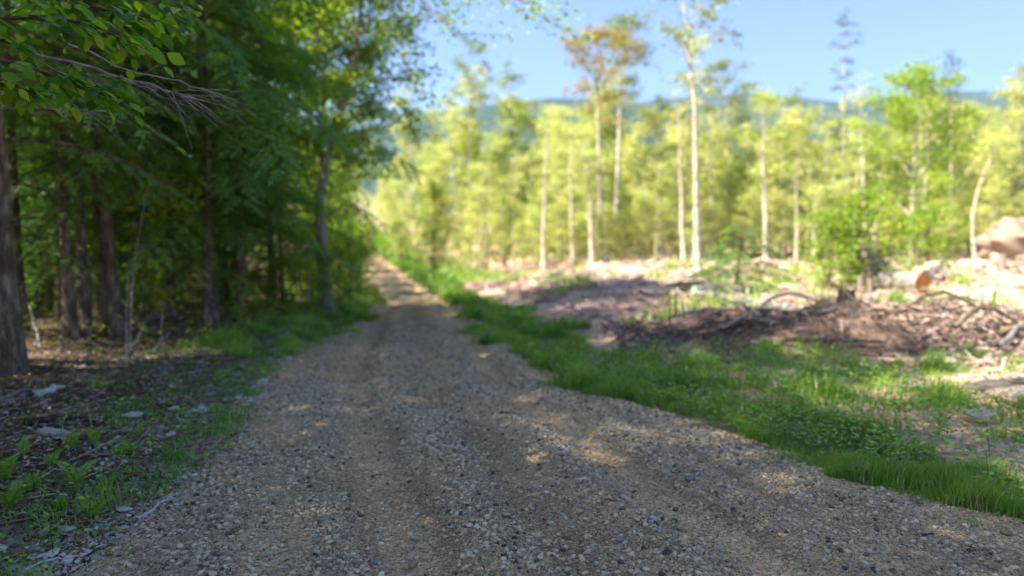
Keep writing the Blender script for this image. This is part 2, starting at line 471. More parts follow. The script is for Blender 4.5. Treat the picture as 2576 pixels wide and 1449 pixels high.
tag(link("ground", grid_mesh("ground", GX, GY, GZ, ground_mat(), zone)), "brown forest floor and logged clearing", kind="structure")

ry = np.concatenate([np.arange(-6, 2, .2), np.arange(2, 14, .05), geo(14, 150, .08, 1.012)])
rv = np.linspace(-1, 1, 110)
RY, RV = np.meshgrid(ry, rv, indexing='ij')
rl = road_l(RY) - .12 + .35 * (vnoise(RY, 0 * RY, .9, 41) - .5) + .15 * (vnoise(RY, 0 * RY, .25, 42) - .5)
rr = road_r(RY) + .10 + .30 * (vnoise(RY, 0 * RY + 9, .8, 43) - .5) + .14 * (vnoise(RY, 0 * RY, .22, 44) - .5)
RX = rl + (rr - rl) * (RV + 1) / 2
mid = (road_l(RY) + road_r(RY)) / 2
S = RX - mid
def road_extra(x, y):
    s = x - (road_l(y) + road_r(y)) / 2
    hw = (road_r(y) - road_l(y)) / 2
    c = s + .15 * np.sin(y * .5)
    rut = 1.45 * (-.030 * np.exp(-((c - .80) / .20) ** 2) - .028 * np.exp(-((c + .78) / .22) ** 2) + .022 * np.exp(-((c - .42) / .12) ** 2) - .012 * np.exp(-(c / .16) ** 2) + .016 * np.exp(-((c - 1.18) / .12) ** 2) + .014 * np.exp(-((c + .42) / .10) ** 2))
    edge = np.clip(1 - (np.abs(s) / (hw + .15)) ** 8, -.6, 1)
    n = .022 * (vnoise(x, y, .35, 50) - .5) + .012 * (vnoise(x, y, .12, 51) - .5)
    return .028 * edge + (rut + n) * np.clip(edge, 0, 1)
RZ = ground_z(RX, RY) + road_extra(RX, RY)
RZ[:, 0] -= .05; RZ[:, -1] -= .05
def road_top(x, y): return ground_z(x, y) + road_extra(x, y)
c = S + .15 * np.sin(RY * .5)
rz = np.ones(RX.shape + (3,))
damp = np.exp(-((c + .05 - .1 * vnoise(RX, RY, .7, 60)) / .30) ** 2) * (.3 + .7 * vnoise(RX, RY, .9, 61))
rz = lerp(rz, np.broadcast_to(np.array([.50, .47, .38]), rz.shape), np.clip(damp, 0, 1) * .85)
for cc, ww in ((.58, .07), (.98, .06), (-.60, .08), (-1.02, .06), (1.45, .08)):
    rz = lerp(rz, np.broadcast_to(np.array([.45, .43, .40]), rz.shape), np.exp(-((c - cc + .08 * (vnoise(RX, RY, 1.5, 66) - .5)) / ww) ** 2) * (.35 + .5 * vnoise(RX, RY, .6, 67)))
sand = np.exp(-((c - .80) / .17) ** 2) * (.4 + .6 * vnoise(RX, RY, 1.3, 62)) + .6 * np.exp(-((c + .95) / .25) ** 2) * vnoise(RX, RY, 1.3, 63)
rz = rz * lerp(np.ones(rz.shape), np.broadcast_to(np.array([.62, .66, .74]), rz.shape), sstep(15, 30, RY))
rz = lerp(rz, np.broadcast_to(np.array([1.35, 1.22, 1.05]), rz.shape), np.clip(sand, 0, 1))
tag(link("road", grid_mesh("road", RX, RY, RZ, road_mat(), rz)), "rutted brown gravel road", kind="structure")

# two wooded ridges on the horizon
def ridge(name, pts, dist, depth, seed):
    pts = np.array(pts, float)
    dx = np.linspace(pts[0, 0], pts[-1, 0], 260)
    dy = np.interp(dx, pts[:, 0], pts[:, 1])
    k = np.exp(-np.linspace(-2, 2, 15) ** 2); k /= k.sum(); dy = np.convolve(np.pad(dy, 7, mode='edge'), k, 'valid')
    X = []; Y = []; Z = []
    rows = np.linspace(-1, 1, 41)
    for r in rows:
        d = dist + r * depth
        x = (dx * .39752 - 512) / FPX * dist
        h = (242 - dy * .39752) / FPX * dist + CAMZ
        prof = math.cos(r * PI / 2) ** 1.2
        n = vnoise(x, np.full_like(x, d), dist * .05, seed) - .5
        n2 = vnoise(x, np.full_like(x, d), 22, seed + 1) - .5
        z = h * prof * (1 + .25 * n * (1 - prof)) + n2 * 9 * prof ** .3 - 6
        X.append(x); Y.append(np.full_like(x, d)); Z.append(z)
    me = grid_mesh(name, np.array(X), np.array(Y), np.array(Z), M_hill, smooth=False)
    return tag(link(name, me), "wooded blue green ridge on the horizon", kind="structure")
M_hill = hill_mat()
ridge("hills", [(-1200, 560), (300, 470), (900, 350), (1100, 290), (1290, 268), (1410, 257), (1560, 268), (1700, 300), (2000, 380), (2600, 520), (3600, 600)], 2100, 900, 70)
ridge("mountain", [(-1500, 600), (900, 420), (1400, 300), (1620, 262), (1800, 248), (1900, 246), (1980, 262), (2050, 272), (2120, 270), (2230, 250), (2330, 240), (2450, 241), (2600, 258), (3000, 300), (4200, 560)], 3400, 1300, 90)

# ---------------------------------------------------------------- plants
def trunk_path(rng, H, n=12, wob=.02, lean=(0, 0), bend=0):
    t = np.linspace(0, 1, n)
    w = np.cumsum(rng.normal(0, wob * H / n * 2, (n, 2)), 0); w -= w[0]
    az = rng.random() * 2 * PI
    b = bend * H * np.sin(t * PI) [:, None] * np.array([[math.cos(az), math.sin(az)]])
    P = np.zeros((n, 3)); P[:, :2] = w + b + t[:, None] * np.array(lean)[None] * H; P[:, 2] = t * H
    return P

def along(P, t):
    t = np.clip(t, 0, 1) * (len(P) - 1); i = np.minimum(t.astype(int) if isinstance(t, np.ndarray) else int(t), len(P) - 2); f = t - i
    if isinstance(t, np.ndarray): return P[i] * (1 - f[:, None]) + P[i + 1] * f[:, None]
    return P[i] * (1 - f) + P[i + 1] * f

def flare(t): return 1 + .55 * np.exp(-t * 22)

def decid(seed, H, r0, cb=.3, spread=2, nleaf=4000, L=.10, nlimb=22, up=.5, sp=.16, path=None, extra=(), peak=.45, hang=.2, wob=.02, aspect=.62, droop=.1, clumpy=.55):
    """a leafy tree: returns (wood parts, leaf (V,F), leaf values)"""
    rng = np.random.default_rng(seed)
    P = trunk_path(rng, H, 14, wob) if path is None else np.asarray(path, float)
    t = np.linspace(0, 1, len(P))
    R = r0 * flare(t) * (1 - .93 * t ** .9) + .006
    wood = [tube(P, R, 10, .12, rng)]
    C = []
    limbs = []
    for i in range(nlimb):
        tt = cb + (1 - cb) * min(.995, (i + rng.random()) / nlimb)
        u = (tt - cb) / (1 - cb)
        prof = math.sin(PI * min(1, max(.04, u ** (math.log(.5) / math.log(peak)) ))) ** .7 * .85 + .15
        if u > .93: prof = .25
        az = i * 2.4 + rng.normal(0, .5)
        ln = spread * prof * (.65 + .6 * rng.random())
        d = np.array([math.cos(az), math.sin(az), up * (.6 + .9 * rng.random()) + u * .6])
        limbs.append((along(P, tt), unit(d) * ln, int(nleaf / nlimb * (.5 + prof) / 1.1), r0 * (1 - tt) * .45 + .008))
    for (tt, target, n, rr) in extra:
        b = along(P, tt); limbs.append((b, np.asarray(target) - b, n, rr))
    for b, vec, n, rr in limbs:
        m = 7; s = np.linspace(0, 1, m)[:, None]
        ln = np.linalg.norm(vec)
        Q = b + vec * s + np.array([0, 0, 1]) * (ln * .16 * np.sin(s * PI)) - np.array([0, 0, 1]) * droop * ln * s ** 2 + np.cumsum(rng.normal(0, ln * .03, (m, 3)), 0) * (s > 0)
        wood.append(tube(Q, rr * (1 - .85 * s[:, 0]), 5))
        nsub = max(3, int(3 + ln * 2.2))
        per = max(1, n // (nsub + 1))
        for k in range(nsub + 1):
            if k < nsub:
                u = .25 + .75 * (k + rng.random()) / nsub
                o = along(Q, u); dd = unit(unit(vec) + rng.normal(0, .75, 3) * np.array([1, 1, .55]))
                sl = ln * (.18 + .22 * rng.random()) + .12
            else:
                o = Q[-2]; dd = unit(vec); sl = ln * .2 + .1
            e = o + dd * sl + np.array([0, 0, -.12 * sl])
            wood.append(tube(np.stack([o, (o + e) / 2 + rng.normal(0, .02, 3), e]), np.array([.35, .25, .1]) * rr, 3))
            a = rng.random(per)[:, None] ** .7
            C.append(o * (1 - a) + e * a + rng.normal(0, 1, (per, 3)) * np.array([sp, sp, sp * .55]))
    C = np.concatenate(C); n = len(C)
    A = rng.normal(0, 1, (n, 3)); A[:, 2] = A[:, 2] * .5 - hang
    Nn = rng.normal(0, .55, (n, 3)) + np.array([0, 0, 1.])
    s = L * (.6 + .8 * rng.random(n))
    clump = vnoise(C[:, 0] + C[:, 2] * .7, C[:, 1] - C[:, 2] * .4, .8, seed)
    val = np.clip(.28 + clumpy * (clump - .5) + .45 * rng.random(n), 0, 1)
    return wood, quads(C, A, Nn, s, s * aspect), val

def hemlock(seed, H, r0, cb=.2, Lmax=2.6, nb=60, step=.12, sub=.06, sw=.028, dead=8, lean=(0, 0), path=None, droop=.36, dens=1.0):
    """a conifer with flat drooping sprays"""
    rng = np.random.default_rng(seed)
    P = trunk_path(rng, H, 14, .008, lean) if path is None else np.asarray(path, float)
    t = np.linspace(0, 1, len(P)); R = r0 * flare(t) * (1 - .95 * t) + .008
    wood = [tube(P, R, 14, .14, rng)]
    CC = []; AA = []; LL = []; NN = []
    for i in range(nb):
        u = (i + rng.random()) / nb
        tt = cb + (.985 - cb) * u
        ln = (Lmax * (1 - u) ** .75 * (.55 + .6 * rng.random()) + .22) * (.75 + .5 * min(1, u * 5))
        az = i * 2.39996 + rng.normal(0, .35)
        out = np.array([math.cos(az), math.sin(az), 0]); side = np.array([-out[1], out[0], 0])
        m = 8; s = np.linspace(0, 1, m)
        el = .18 + .5 * u
        bend = rng.normal(0, .12)
        Q = along(P, tt) + out * (s * ln)[:, None] + side * (bend * s ** 2 * ln)[:, None] + np.array([0, 0, 1.]) * (ln * (el * s - (droop + el * .7) * s ** 2))[:, None]
        wood.append(tube(Q, (r0 * .14 * (1 - tt * .8) + .006) * (1 - .85 * s), 4))
        ns = max(3, int(ln / step * dens))
        for k in range(ns):
            sk = .14 + .86 * (k + rng.random() * .6) / ns
            if sk > 1: continue
            sg = 1 if k % 2 else -1
            tl = (.34 * ln * (1.08 - sk) ** .8 * (.6 + .6 * rng.random()) + .10)
            o = along(Q, sk); T = unit(along(Q, min(1, sk + .1)) - along(Q, max(0, sk - .1)))
            d = unit(T * .75 + side * sg * .8 + np.array([0, 0, -.16 - .12 * rng.random()]))
            n2 = max(2, int(tl / sub)); q = (np.arange(n2) + .5) / n2
            c0 = o + d * (q * tl)[:, None] + np.array([0, 0, -.18 * tl]) * (q ** 2)[:, None]
            pn = unit(np.cross(d, T) * sg * -1)
            if pn[2] < 0: pn = -pn
            sl = (.42 * tl * (1.1 - q) + .035)
            for g in (-1, 1):
                sd = np.cross(pn, d) * g
                CC.append(c0); AA.append(np.tile(d * .85 + sd * .75, (n2, 1)) + rng.normal(0, .10, (n2, 3))); LL.append(np.clip(sl, .03, .16)); NN.append(np.tile(pn, (n2, 1)) + rng.normal(0, .2, (n2, 3)))
            CC.append(c0); AA.append(np.tile(d, (n2, 1)) + rng.normal(0, .05, (n2, 3))); LL.append(np.full(n2, tl / n2 * 1.7 + .01)); NN.append(np.tile(pn, (n2, 1)) + rng.normal(0, .2, (n2, 3)))
    for i in range(dead):
        tt = rng.uniform(.06, max(.08, cb * .95)); az = rng.random() * 2 * PI; ln = rng.uniform(.4, 1.3)
        d = np.array([math.cos(az), math.sin(az), rng.uniform(-.35, .1)]); o = along(P, tt)
        s = np.linspace(0, 1, 5)[:, None]
        wood.append(tube(o + d * ln * s + np.array([0, 0, -.25 * ln]) * s ** 2 + rng.normal(0, .02, (5, 3)) * s, .011 * (1 - .8 * s[:, 0]), 3))
    C = np.concatenate(CC); A = np.concatenate(AA); Ls = np.concatenate(LL); Nn = np.concatenate(NN); n = len(C)
    clump = vnoise(C[:, 0] * 1.3 + C[:, 2], C[:, 1] * 1.3 - C[:, 2] * .6, .7, seed)
    val = np.clip(.10 + .6 * clump + .3 * rng.random(n), 0, 1)
    return wood, quads(C, A, Nn, Ls, np.full(n, sw), fold=.05, mid=.5), val

def tree_meshes(name, data, bark, leafm):
    wood, lf, val = data
    return make_mesh(name + "_trunk", wood, bark, smooth=True), make_mesh(name + "_crown", [lf], leafm, vals=[val])

def put_tree(ms, name, x, y, label, cat, group=None, scale=1.0, rz=None, sz=None, lean=(0, 0), sink=.05):
    e = bpy.data.objects.new(name, None); COL.objects.link(e); e.empty_display_size = .2
    e.location = (x, y, gz(x, y) - sink)
    e.rotation_euler = (lean[0], lean[1], rnd.random() * 6.28 if rz is None else rz)
    e.scale = (scale, scale, scale * (sz or 1))
    link("trunk", ms[0], e); link("crown", ms[1], e)
    tag(e, label, cat, group)
    return e

def where(x, y):
    p = x / y * FPX + 512
    return ("left of the birch clump" if p < 585 else "between the birch clump and the tallest ragged pine" if p < 690 else "between the tallest ragged pine and the broad bushy tree" if p < 880 else "beside or right of the broad bushy tree")

def px_tree(dx, dy, top=None):
    """ground spot of a picture point and the height a thing there needs to reach picture row top"""
    x, y = spot(dx, dy)
    if top is None: return x, y
    return x, y, CAMZ + ray(dx, top).z * y - gz(x, y)

# --- left forest, the named conifers
def world_path(pts, d0, lean_y=0.0):
    """trunk axis through picture points (x, row) at depth d0, local to its foot"""
    P = [at_depth(a, b, d0 + lean_y * i) for i, (a, b) in enumerate(pts)]
    return P

def custom_trunk(pts, extra_top=0, n=14, d=None):
    fx, fy = spot(*pts[0]) if d is None else foot_at(pts[0][0], d)
    base = Vector((fx, fy, gz(fx, fy)))
    P = [Vector((0, 0, -.1))]
    for a, b in pts[1:]:
        P.append(at_depth(a, b, fy) - base)
    if extra_top:
        d = (P[-1] - P[-2]).normalized(); P.append(P[-1] + Vector((d.x * .4, 0, 1)).normalized() * extra_top)
    P = np.array([list(p) for p in P])
    s = np.concatenate([[0], np.cumsum(np.linalg.norm(np.diff(P, axis=0), axis=1))])
    q = np.linspace(0, s[-1], n)
    return fx, fy, np.stack([np.interp(q, s, P[:, k]) for k in range(3)], 1)

FOREST = "dark conifers along the left edge of the road"
def conifer_at(pts, r, label, extra_top=6, seed=1, **kw):
    fx, fy, P = custom_trunk(pts, extra_top)
    H = P[-1][2]
    ms = tree_meshes("hemlock", hemlock(seed, H, r, path=P, **kw), M_bark_dark, M_hemlock)
    e = bpy.data.objects.new("hemlock_tree", None); COL.objects.link(e)
    e.location = (fx, fy, gz(fx, fy)); link("trunk", ms[0], e); link("crown", ms[1], e)
    return tag(e, label, "tree", FOREST)

conifer_at([(-8, 930), (-12, 600), (-34, 300), (-50, 0)], .185, "thick conifer with furrowed bark cut by the left picture edge", seed=101, cb=.20, nb=80, dead=16, Lmax=2.6, extra_top=8)
conifer_at([(290, 845), (268, 600), (240, 300), (225, 0)], .095, "stout leaning grey conifer third from the left picture edge", seed=102, cb=.22, nb=80, dead=14, Lmax=2.6)
conifer_at([(178, 850), (165, 600), (150, 300), (140, 0)], .07, "dark conifer behind and beside the thick edge trunk", seed=103, cb=.30, nb=50, dead=12, Lmax=2.2)
conifer_at([(215, 845), (205, 600), (195, 300), (190, 0)], .06, "slim dark conifer squeezed between two larger trunks", seed=104, cb=.34, nb=44, dead=10, Lmax=1.8)
conifer_at([(603, 785), (600, 600), (590, 300), (585, 60)], .04, "thin grey conifer pole alone in the dark gap of the forest edge", seed=105, cb=.22, nb=60, dead=8, Lmax=1.8, extra_top=0)
conifer_at([(712, 775), (705, 600), (700, 400), (694, 260)], .055, "slender dark conifer left of the leaning roadside birch", seed=106, cb=.20, nb=60, dead=8, Lmax=1.5, extra_top=0)
conifer_at([(430, 800), (430, 500), (425, 300), (420, 0)], .07, "dark conifer with low drooping boughs in the middle of the forest edge", seed=107, cb=.10, nb=90, dead=8, Lmax=3.0, extra_top=5)
conifer_at([(520, 820), (522, 600), (520, 300), (515, 0)], .055, "bushy young conifer whose boughs hang over the stony shoulder", seed=108, cb=.20, nb=80, dead=6, Lmax=2.9, extra_top=3)

# --- forest depth: shared copies
HP = [tree_meshes("hemlock", hemlock(200 + i, H, r, cb=cb, nb=nb, Lmax=Lm, dead=8), M_bark_dark, M_hemlock)
      for i, (H, r, cb, nb, Lm) in enumerate([(12, .10, .10, 74, 2.7), (10, .075, .06, 70, 2.5), (14, .13, .20, 74, 2.8)])]
UP = [tree_meshes("understory", decid(300 + i, H, .035, cb=.12, spread=1.3, nleaf=2600, L=.11, nlimb=18, up=.25, sp=.16, droop=.15), M_bark_dark, M_under) for i, H in enumerate((3.2, 4.4))]
done = []
def clear(x, y, r):
    if any((x - a) ** 2 + (y - b) ** 2 < r * r for a, b in done): return False
    done.append((x, y)); return True
k = 0; tries = 0
while k < 24 and tries < 3000:
    tries += 1
    y = rnd.uniform(9.5, 36); x = float(road_l(y)) - 1.9 - rnd.random() ** 1.2 * 10 - (1.0 if y > 17 else 0)
    if x < -.80 * y - 4 or not clear(x, y, 1.0): continue
    if x > -.42 * y + 1.6: continue
    put_tree(HP[k % 3], "hemlock_tree", x, y, "dark conifer deep in the left forest, behind the " + ("trunks near the picture edge" if x / y * FPX + 512 < 170 else "lone grey pole and the leaning birch"), "tree", "conifers deep in the left forest", scale=rnd.uniform(.6, .82), lean=(rnd.uniform(-.02, .02), rnd.uniform(-.02, .02)))
    k += 1
k = 0; tries = 0
while k < 34 and tries < 3000:
    tries += 1
    y = rnd.uniform(10.5, 30); x = float(road_l(y)) - 1.6 - rnd.random() ** 1.2 * 12
    if x < -.76 * y - 1 or not clear(x, y, 1.0): continue
    if x > -.42 * y + .8: continue
    put_tree(UP[k % 2], "beech_sapling", x, y, "small leafy sapling in the gloom, near the " + ("trunks by the picture edge" if x / y * FPX + 512 < 170 else "lone grey pole and the leaning birch"), "tree", "leafy saplings under the conifers", scale=rnd.uniform(.6, 1.1))
    k += 1

# --- trees out of frame on the left whose shade lies on the road
for (x, y, s) in [(-5.6, 2.1, .9), (-5.8, .4, 1.0), (-5.0, -2.4, 1.0), (-8.2, 1.6, 1.1), (-7.6, 7.3, 1.1), (-6.6, 4.7, 1.0), (-8.4, -2.0, 1.15), (-11.5, 3.4, 1.2), (-11.5, -.6, 1.25), (-7.0, -5.2, 1.2), (-14.5, 1.5, 1.25)]:
    put_tree(HP[2 if s > 1.05 else 0], "hemlock_tree", x, y, "tall conifer shading the road from beyond the left picture edge", "tree", "tall conifers shading the near road", scale=s, sz=1.25)

# --- the leaning roadside birch and its leafy neighbours
fx, fy, P = custom_trunk([(822, 785), (812, 660), (803, 520), (822, 400), (852, 290), (885, 200), (905, 60), (915, -60)], 1.6, 16)
base = Vector((fx, fy, gz(fx, fy)))
def tgt(a, b, d): return np.array(list(at_depth(a, b, d) - base))
ex = [(.80, tgt(1150, 55, fy - 2.2), 420, .035), (.86, tgt(1265, 30, fy - 2.6), 520, .03), (.74, tgt(1040, 250, fy - .6), 420, .03), (.62, tgt(1010, 330, fy + .5), 380, .03),
      (.45, tgt(960, 400, fy + .6), 300, .025), (.9, tgt(1010, 90, fy - .8), 420, .03), (.95, tgt(1080, -60, fy), 420, .03), (.40, tgt(720, 420, fy), 300, .02)]
ms = tree_meshes("roadside_birch", decid(401, 9, .135, path=P, cb=.36, spread=2.5, nleaf=11000, L=.105, nlimb=26, up=.45, sp=.17, extra=ex, peak=.6), M_bark_grey, M_leafy)
e = bpy.data.objects.new("birch_tree", None); COL.objects.link(e); e.location = base
link("trunk", ms[0], e); link("crown", ms[1], e)
tag(e, "leaning birch with pale sunlit trunk where the left forest meets the road", "tree")
fx, fy, P = custom_trunk([(800, 778), (792, 560), (797, 420), (800, 300), (805, 120), (800, 0)], 1.2, 14)
ms = tree_meshes("roadside_maple", decid(402, 8, .085, path=P, cb=.36, spread=2.5, nleaf=9000, L=.10, nlimb=26, up=.4, sp=.17), M_bark_dark, M_leafy)
e = bpy.data.objects.new("maple_tree", None); COL.objects.link(e); e.location = (fx, fy + .5, gz(fx, fy + .5))
link("trunk", ms[0], e); link("crown", ms[1], e)
tag(e, "upright dark-trunked leafy tree directly behind the leaning birch", "tree")
LP = [tree_meshes("leafy_tree", decid(410 + i, H, .09, cb=.2, spread=2.4, nleaf=10000, L=.10, nlimb=28, up=.4, sp=.18), M_bark_dark, M_leafy) for i, H in enumerate((11.5, 10.0))]
for i, (a, b, s, lab) in enumerate([(640, 770, 1.0, "leafy bright green tree above the conifers, left of the leaning birch"), (760, 765, .95, "leafy tree between the slender conifer and the leaning birch"),
                                   (560, 775, 1.1, "tall leafy tree rising over the middle conifers of the left forest"), (730, 740, 1.15, "tall leafy tree behind the slender conifer, crown lit green"), (480, 770, 1.05, "tall leafy tree left of the one over the middle conifers")]):
    x, y = spot(a, b); put_tree(LP[i % 2], "leafy_tree", x, y + (1.2, 2.2, .8, 3, 1.5)[i], lab, "tree", "leafy trees at the left forest edge", scale=s)
for i, (x, y, sc_) in enumerate([(-13, 14, .8), (-16, 18, .9), (-12.5, 20, .8), (-18, 22, 1), (-14.5, 25, .9), (-20, 27, 1), (-11, 24, .7), (-17, 30, 1), (-22, 31, 1.1), (-24, 26, 1.1), (-13, 31, .8), (-19, 15.5, .9), (-15.5, 12, .8), (-26, 34, 1.1)]):
    put_tree(LP[i % 2], "leafy_tree", x, y, "sunlit leafy tree glimpsed through the dark conifers of the left forest", "tree", "sunlit leafy trees behind the left conifers", scale=sc_)
for i, (y, dx_, sc_) in enumerate([(21, 1.6, .42), (24, 1.9, .5), (27, 1.7, .52), (30, 2.2, .6), (33.5, 1.8, .6), (37, 2.4, .7), (41, 2.0, .7), (46, 2.6, .8), (52, 2.4, .8), (26, 4.2, .7), (35, 4.6, .8), (44, 5, .9), (58, 3, .9)]):
    x = float(road_l(y)) - dx_
    put_tree(LP[i % 2], "leafy_tree", x, y, "leafy tree leaning toward the far road on its left side", "tree", "leafy trees along the left of the far road", scale=sc_)
# low leafy growth at the foot of the forest edge
SH = [tree_meshes("shrub", decid(430 + i, 1.7, .02, cb=.06, spread=.8, nleaf=1500, L=.075, nlimb=16, up=.7, sp=.12), M_bark_dark, M_leafy) for i in range(2)]
for i, (a, b, s) in enumerate([(700, 790, .6), (760, 800, .65), (855, 790, .8), (880, 770, 1.0), (905, 745, 1.1), (870, 745, 1.5), (890, 715, 1.5), (640, 790, .5), (895, 700, 1.7), (905, 685, 1.6), (850, 730, 1.6), (830, 745, 1.2), (780, 760, 1.2), (740, 750, 1.2)]):
    x, y = spot(a, b); put_tree(SH[i % 2], "leafy_shrub", x, y, "low leafy shrub at the foot of the left forest edge", "shrub", "shrubs at the left road edge", scale=s)

# --- the clearing's far wall of trees
WP = [tree_meshes("sapling", decid(500 + i, H, r, cb=cb, spread=sprd, nleaf=nl, L=.18, nlimb=nb, up=up, sp=.30, clumpy=1.0, peak=pk, wob=.035), M_bark_pale if i % 2 else M_bark_grey, M_wall)
      for i, (H, r, cb, sprd, nl, nb, up, pk) in enumerate([(9, .085, .22, 1.3, 2000, 18, 1.0, .5), (8, .08, .10, 1.9, 3000, 22, .4, .35), (10, .10, .45, 1.5, 1500, 13, .9, .6), (7, .07, .06, 1.7, 2600, 20, .7, .4), (9.5, .09, .3, 2.2, 2400, 12, .5, .65), (11, .10, .55, 1.1, 900, 10, .6, .5)])]
WPG = [(a, b.copy()) for a, b in WP]
for a, b in WPG: b.materials.clear(); b.materials.append(M_wallgreen)
WT = "slender leafy young trees walling the far side of the clearing"
k = 0; tries = 0
while k < 210 and tries < 9000:
    tries += 1
    y = 40 + rnd.random() ** .9 * 34
    x = rnd.uniform(-.17 * y - 1, .80 * y + 4)
    if x < float(road_r(y)) + 3: continue
    if not clear(x, y, 1.35): continue
    grn = float(vnoise(x, y, 6, 501)) > .58
    put_tree((WPG if grn else WP)[rnd.randrange(6)], "young_tree", x, y, ("deeper green slender tree " if grn else "slender yellow green young tree ") + where(x, y), "tree", WT, scale=rnd.uniform(.55, 1.0) * (.74 + .62 * float(vnoise(x, y, 5, 500))) * (1 + .008 * (y - 40)), lean=(rnd.uniform(-.07, .07), rnd.uniform(-.09, .09)))
    k += 1
k = 0; tries = 0
while k < 120 and tries < 9000:
    tries += 1
    y = rnd.uniform(36, 50); x = rnd.uniform(-.12 * y, .78 * y + 2)
    if x < float(road_r(y)) + 3 or not clear(x, y, .8): continue
    put_tree(WP[(1, 3)[k % 2]], "low_sapling", x, y, "low bushy sapling " + where(x, y), "tree", "low saplings at the foot of the tree wall", scale=rnd.uniform(.3, .62))
    k += 1
PP = [tree_meshes("pale_pole", decid(560 + i, H, .12, cb=.5, spread=.9, nleaf=420, L=.15, nlimb=10, up=.6, sp=.2), M_bark_pale, M_wall) for i, H in enumerate((7.5, 9, 6))]
k = 0; tries = 0
while k < 22 and tries < 5000:
    tries += 1
    y = rnd.uniform(35, 47); x = rnd.uniform(-.12 * y, .76 * y)
    if x < float(road_r(y)) + 4 or not clear(x, y, .9): continue
    put_tree(PP[k % 3], "birch_pole", x, y, "bare pale stem with wispy top " + where(x, y), "tree", "bare pale stems before the tree wall", scale=rnd.uniform(.7, 1.1), lean=(rnd.uniform(-.06, .06), rnd.uniform(-.06, .06)))
    k += 1
for i, (y, dx_, sc_) in enumerate([(46, 1.5, .42), (50, 1.8, .5), (55, 1.6, .55), (60, 2.0, .6), (66, 2.2, .7), (72, 2, .7), (43, 2.6, .4), (80, 2, .8), (38, 2.2, .3)]):
    put_tree(WP[(1, 3)[i % 2]], "roadside_bush", float(road_r(y)) + dx_, y, "bushy yellow green growth on the right side of the far bend", "bush", "bushes at the far bend", scale=sc_)
# hillside trees around the far bend
k = 0; tries = 0
while k < 40 and tries < 3000:
    tries += 1
    y = rnd.uniform(46, 120)
    side = rnd.random() < .45
    x = float(road_l(y)) - rnd.uniform(2.5, 12) if side else float(road_r(y)) + rnd.uniform(2.5, 22)
    if x < -.5 * y or not clear(x, y, 2.2): continue
    put_tree(WP[k % 6], "hillside_tree", x, y, "yellow green tree on the slope around the far bend of the road", "tree", "trees on the slope around the far bend", scale=rnd.uniform(.7, 1.05))
    k += 1

def crown_tree(name, label, foot, top, r, cb, spread, nleaf, L, mat, bark=M_bark_pale, seed=1, mids=(), cat="tree", group=None, d=None, **kw):
    fx, fy, P = custom_trunk([foot, *mids, top], 0, 14, d)
    data = decid(seed, P[-1][2], r, path=P, cb=cb, spread=spread, nleaf=nleaf, L=L, **kw)
    ms = tree_meshes(name, data, bark, mat)
    e = bpy.data.objects.new(name, None); COL.objects.link(e); e.location = (fx, fy, gz(fx, fy))
    link("trunk", ms[0], e); link("crown", ms[1], e)
    return tag(e, label, cat, group)

crown_tree("birch_tree", "tallest pale birch of the clump, straight white stem, feathery top", (1545, 655), (1572, 60), .17, .66, 2.2, 2700, .16, M_sparse, seed=601, nlimb=20, sp=.22, mids=[(1553, 480), (1560, 250)])
crown_tree("birch_tree", "pale birch of the clump with a rusty orange crown", (1515, 668), (1508, 95), .15, .62, 2.3, 2700, .16, M_rusty, seed=602, nlimb=20, sp=.22, mids=[(1508, 450), (1503, 250)])
crown_tree("birch_tree", "white-stemmed birch leaning on the left of the clump", (1490, 672), (1470, 330), .14, .5, 1.3, 700, .14, M_wall, seed=603, nlimb=14, mids=[(1484, 500)])
crown_tree("birch_tree", "sparse birch crown rising above the saplings left of the clump", (1180, 650), (1185, 110), .12, .55, 2.4, 1900, .16, M_sparse, seed=604, nlimb=14, sp=.2, up=.7)
crown_tree("pine_tree", "tallest ragged pine with a bare pale trunk, right of the birch clump", (1756, 690), (1712, -90), .14, .60, 2.4, 1500, .14, M_sparse, seed=605, nlimb=15, sp=.15, mids=[(1752, 500), (1748, 250), (1728, 100)], up=.35)
crown_tree("spruce_tree", "thin tall spruce with a narrow tufted top", (2122, 640), (2122, 25), .10, .42, .95, 1300, .13, M_spruce, seed=606, nlimb=30, sp=.13, up=.1, peak=.7, droop=.3)
crown_tree("poplar_tree", "full green tree standing just right of the tall ragged pine", (1850, 640), (1820, 165), .13, .35, 2.3, 3400, .17, M_wallgreen, seed=607, nlimb=26, sp=.25, peak=.45)
crown_tree("maple_tree", "broad bushy yellow green tree near the right side of the clearing", (2290, 690), (2310, 190), .11, .12, 2.3, 9500, .12, M_leafy, seed=608, nlimb=36, sp=.22, peak=.5, d=27.0)
crown_tree("spruce_tree", "small pointed spruce top beside the broad bushy tree", (2392, 660), (2395, 140), .10, .35, 1.0, 1800, .12, M_spruce, seed=609, nlimb=34, sp=.16, up=.1, peak=.3, droop=.3)
crown_tree("birch_tree", "crooked white birch bending right at the right of the clearing", (2455, 672), (2520, 345), .10, .62, 1.0, 500, .13, M_wall, seed=610, nlimb=12, mids=[(2448, 600), (2446, 540), (2462, 470), (2490, 400)])
crown_tree("poplar_tree", "dull green tree at the right picture edge behind the crooked birch", (2560, 650), (2565, 170), .12, .3, 2.0, 2200, .16, M_sparse, seed=611, nlimb=24, sp=.24)
crown_tree("poplar_tree", "middle-sized tree between the birch clump and the ragged pine", (1650, 640), (1655, 255), .11, .35, 1.9, 2400, .17, M_wallgreen, seed=612, nlimb=22, sp=.24)
crown_tree("birch_tree", "headless pale stem standing alone left of the birch clump", (1412, 640), (1410, 300), .12, .5, .9, 420, .14, M_wall, seed=613, nlimb=9)
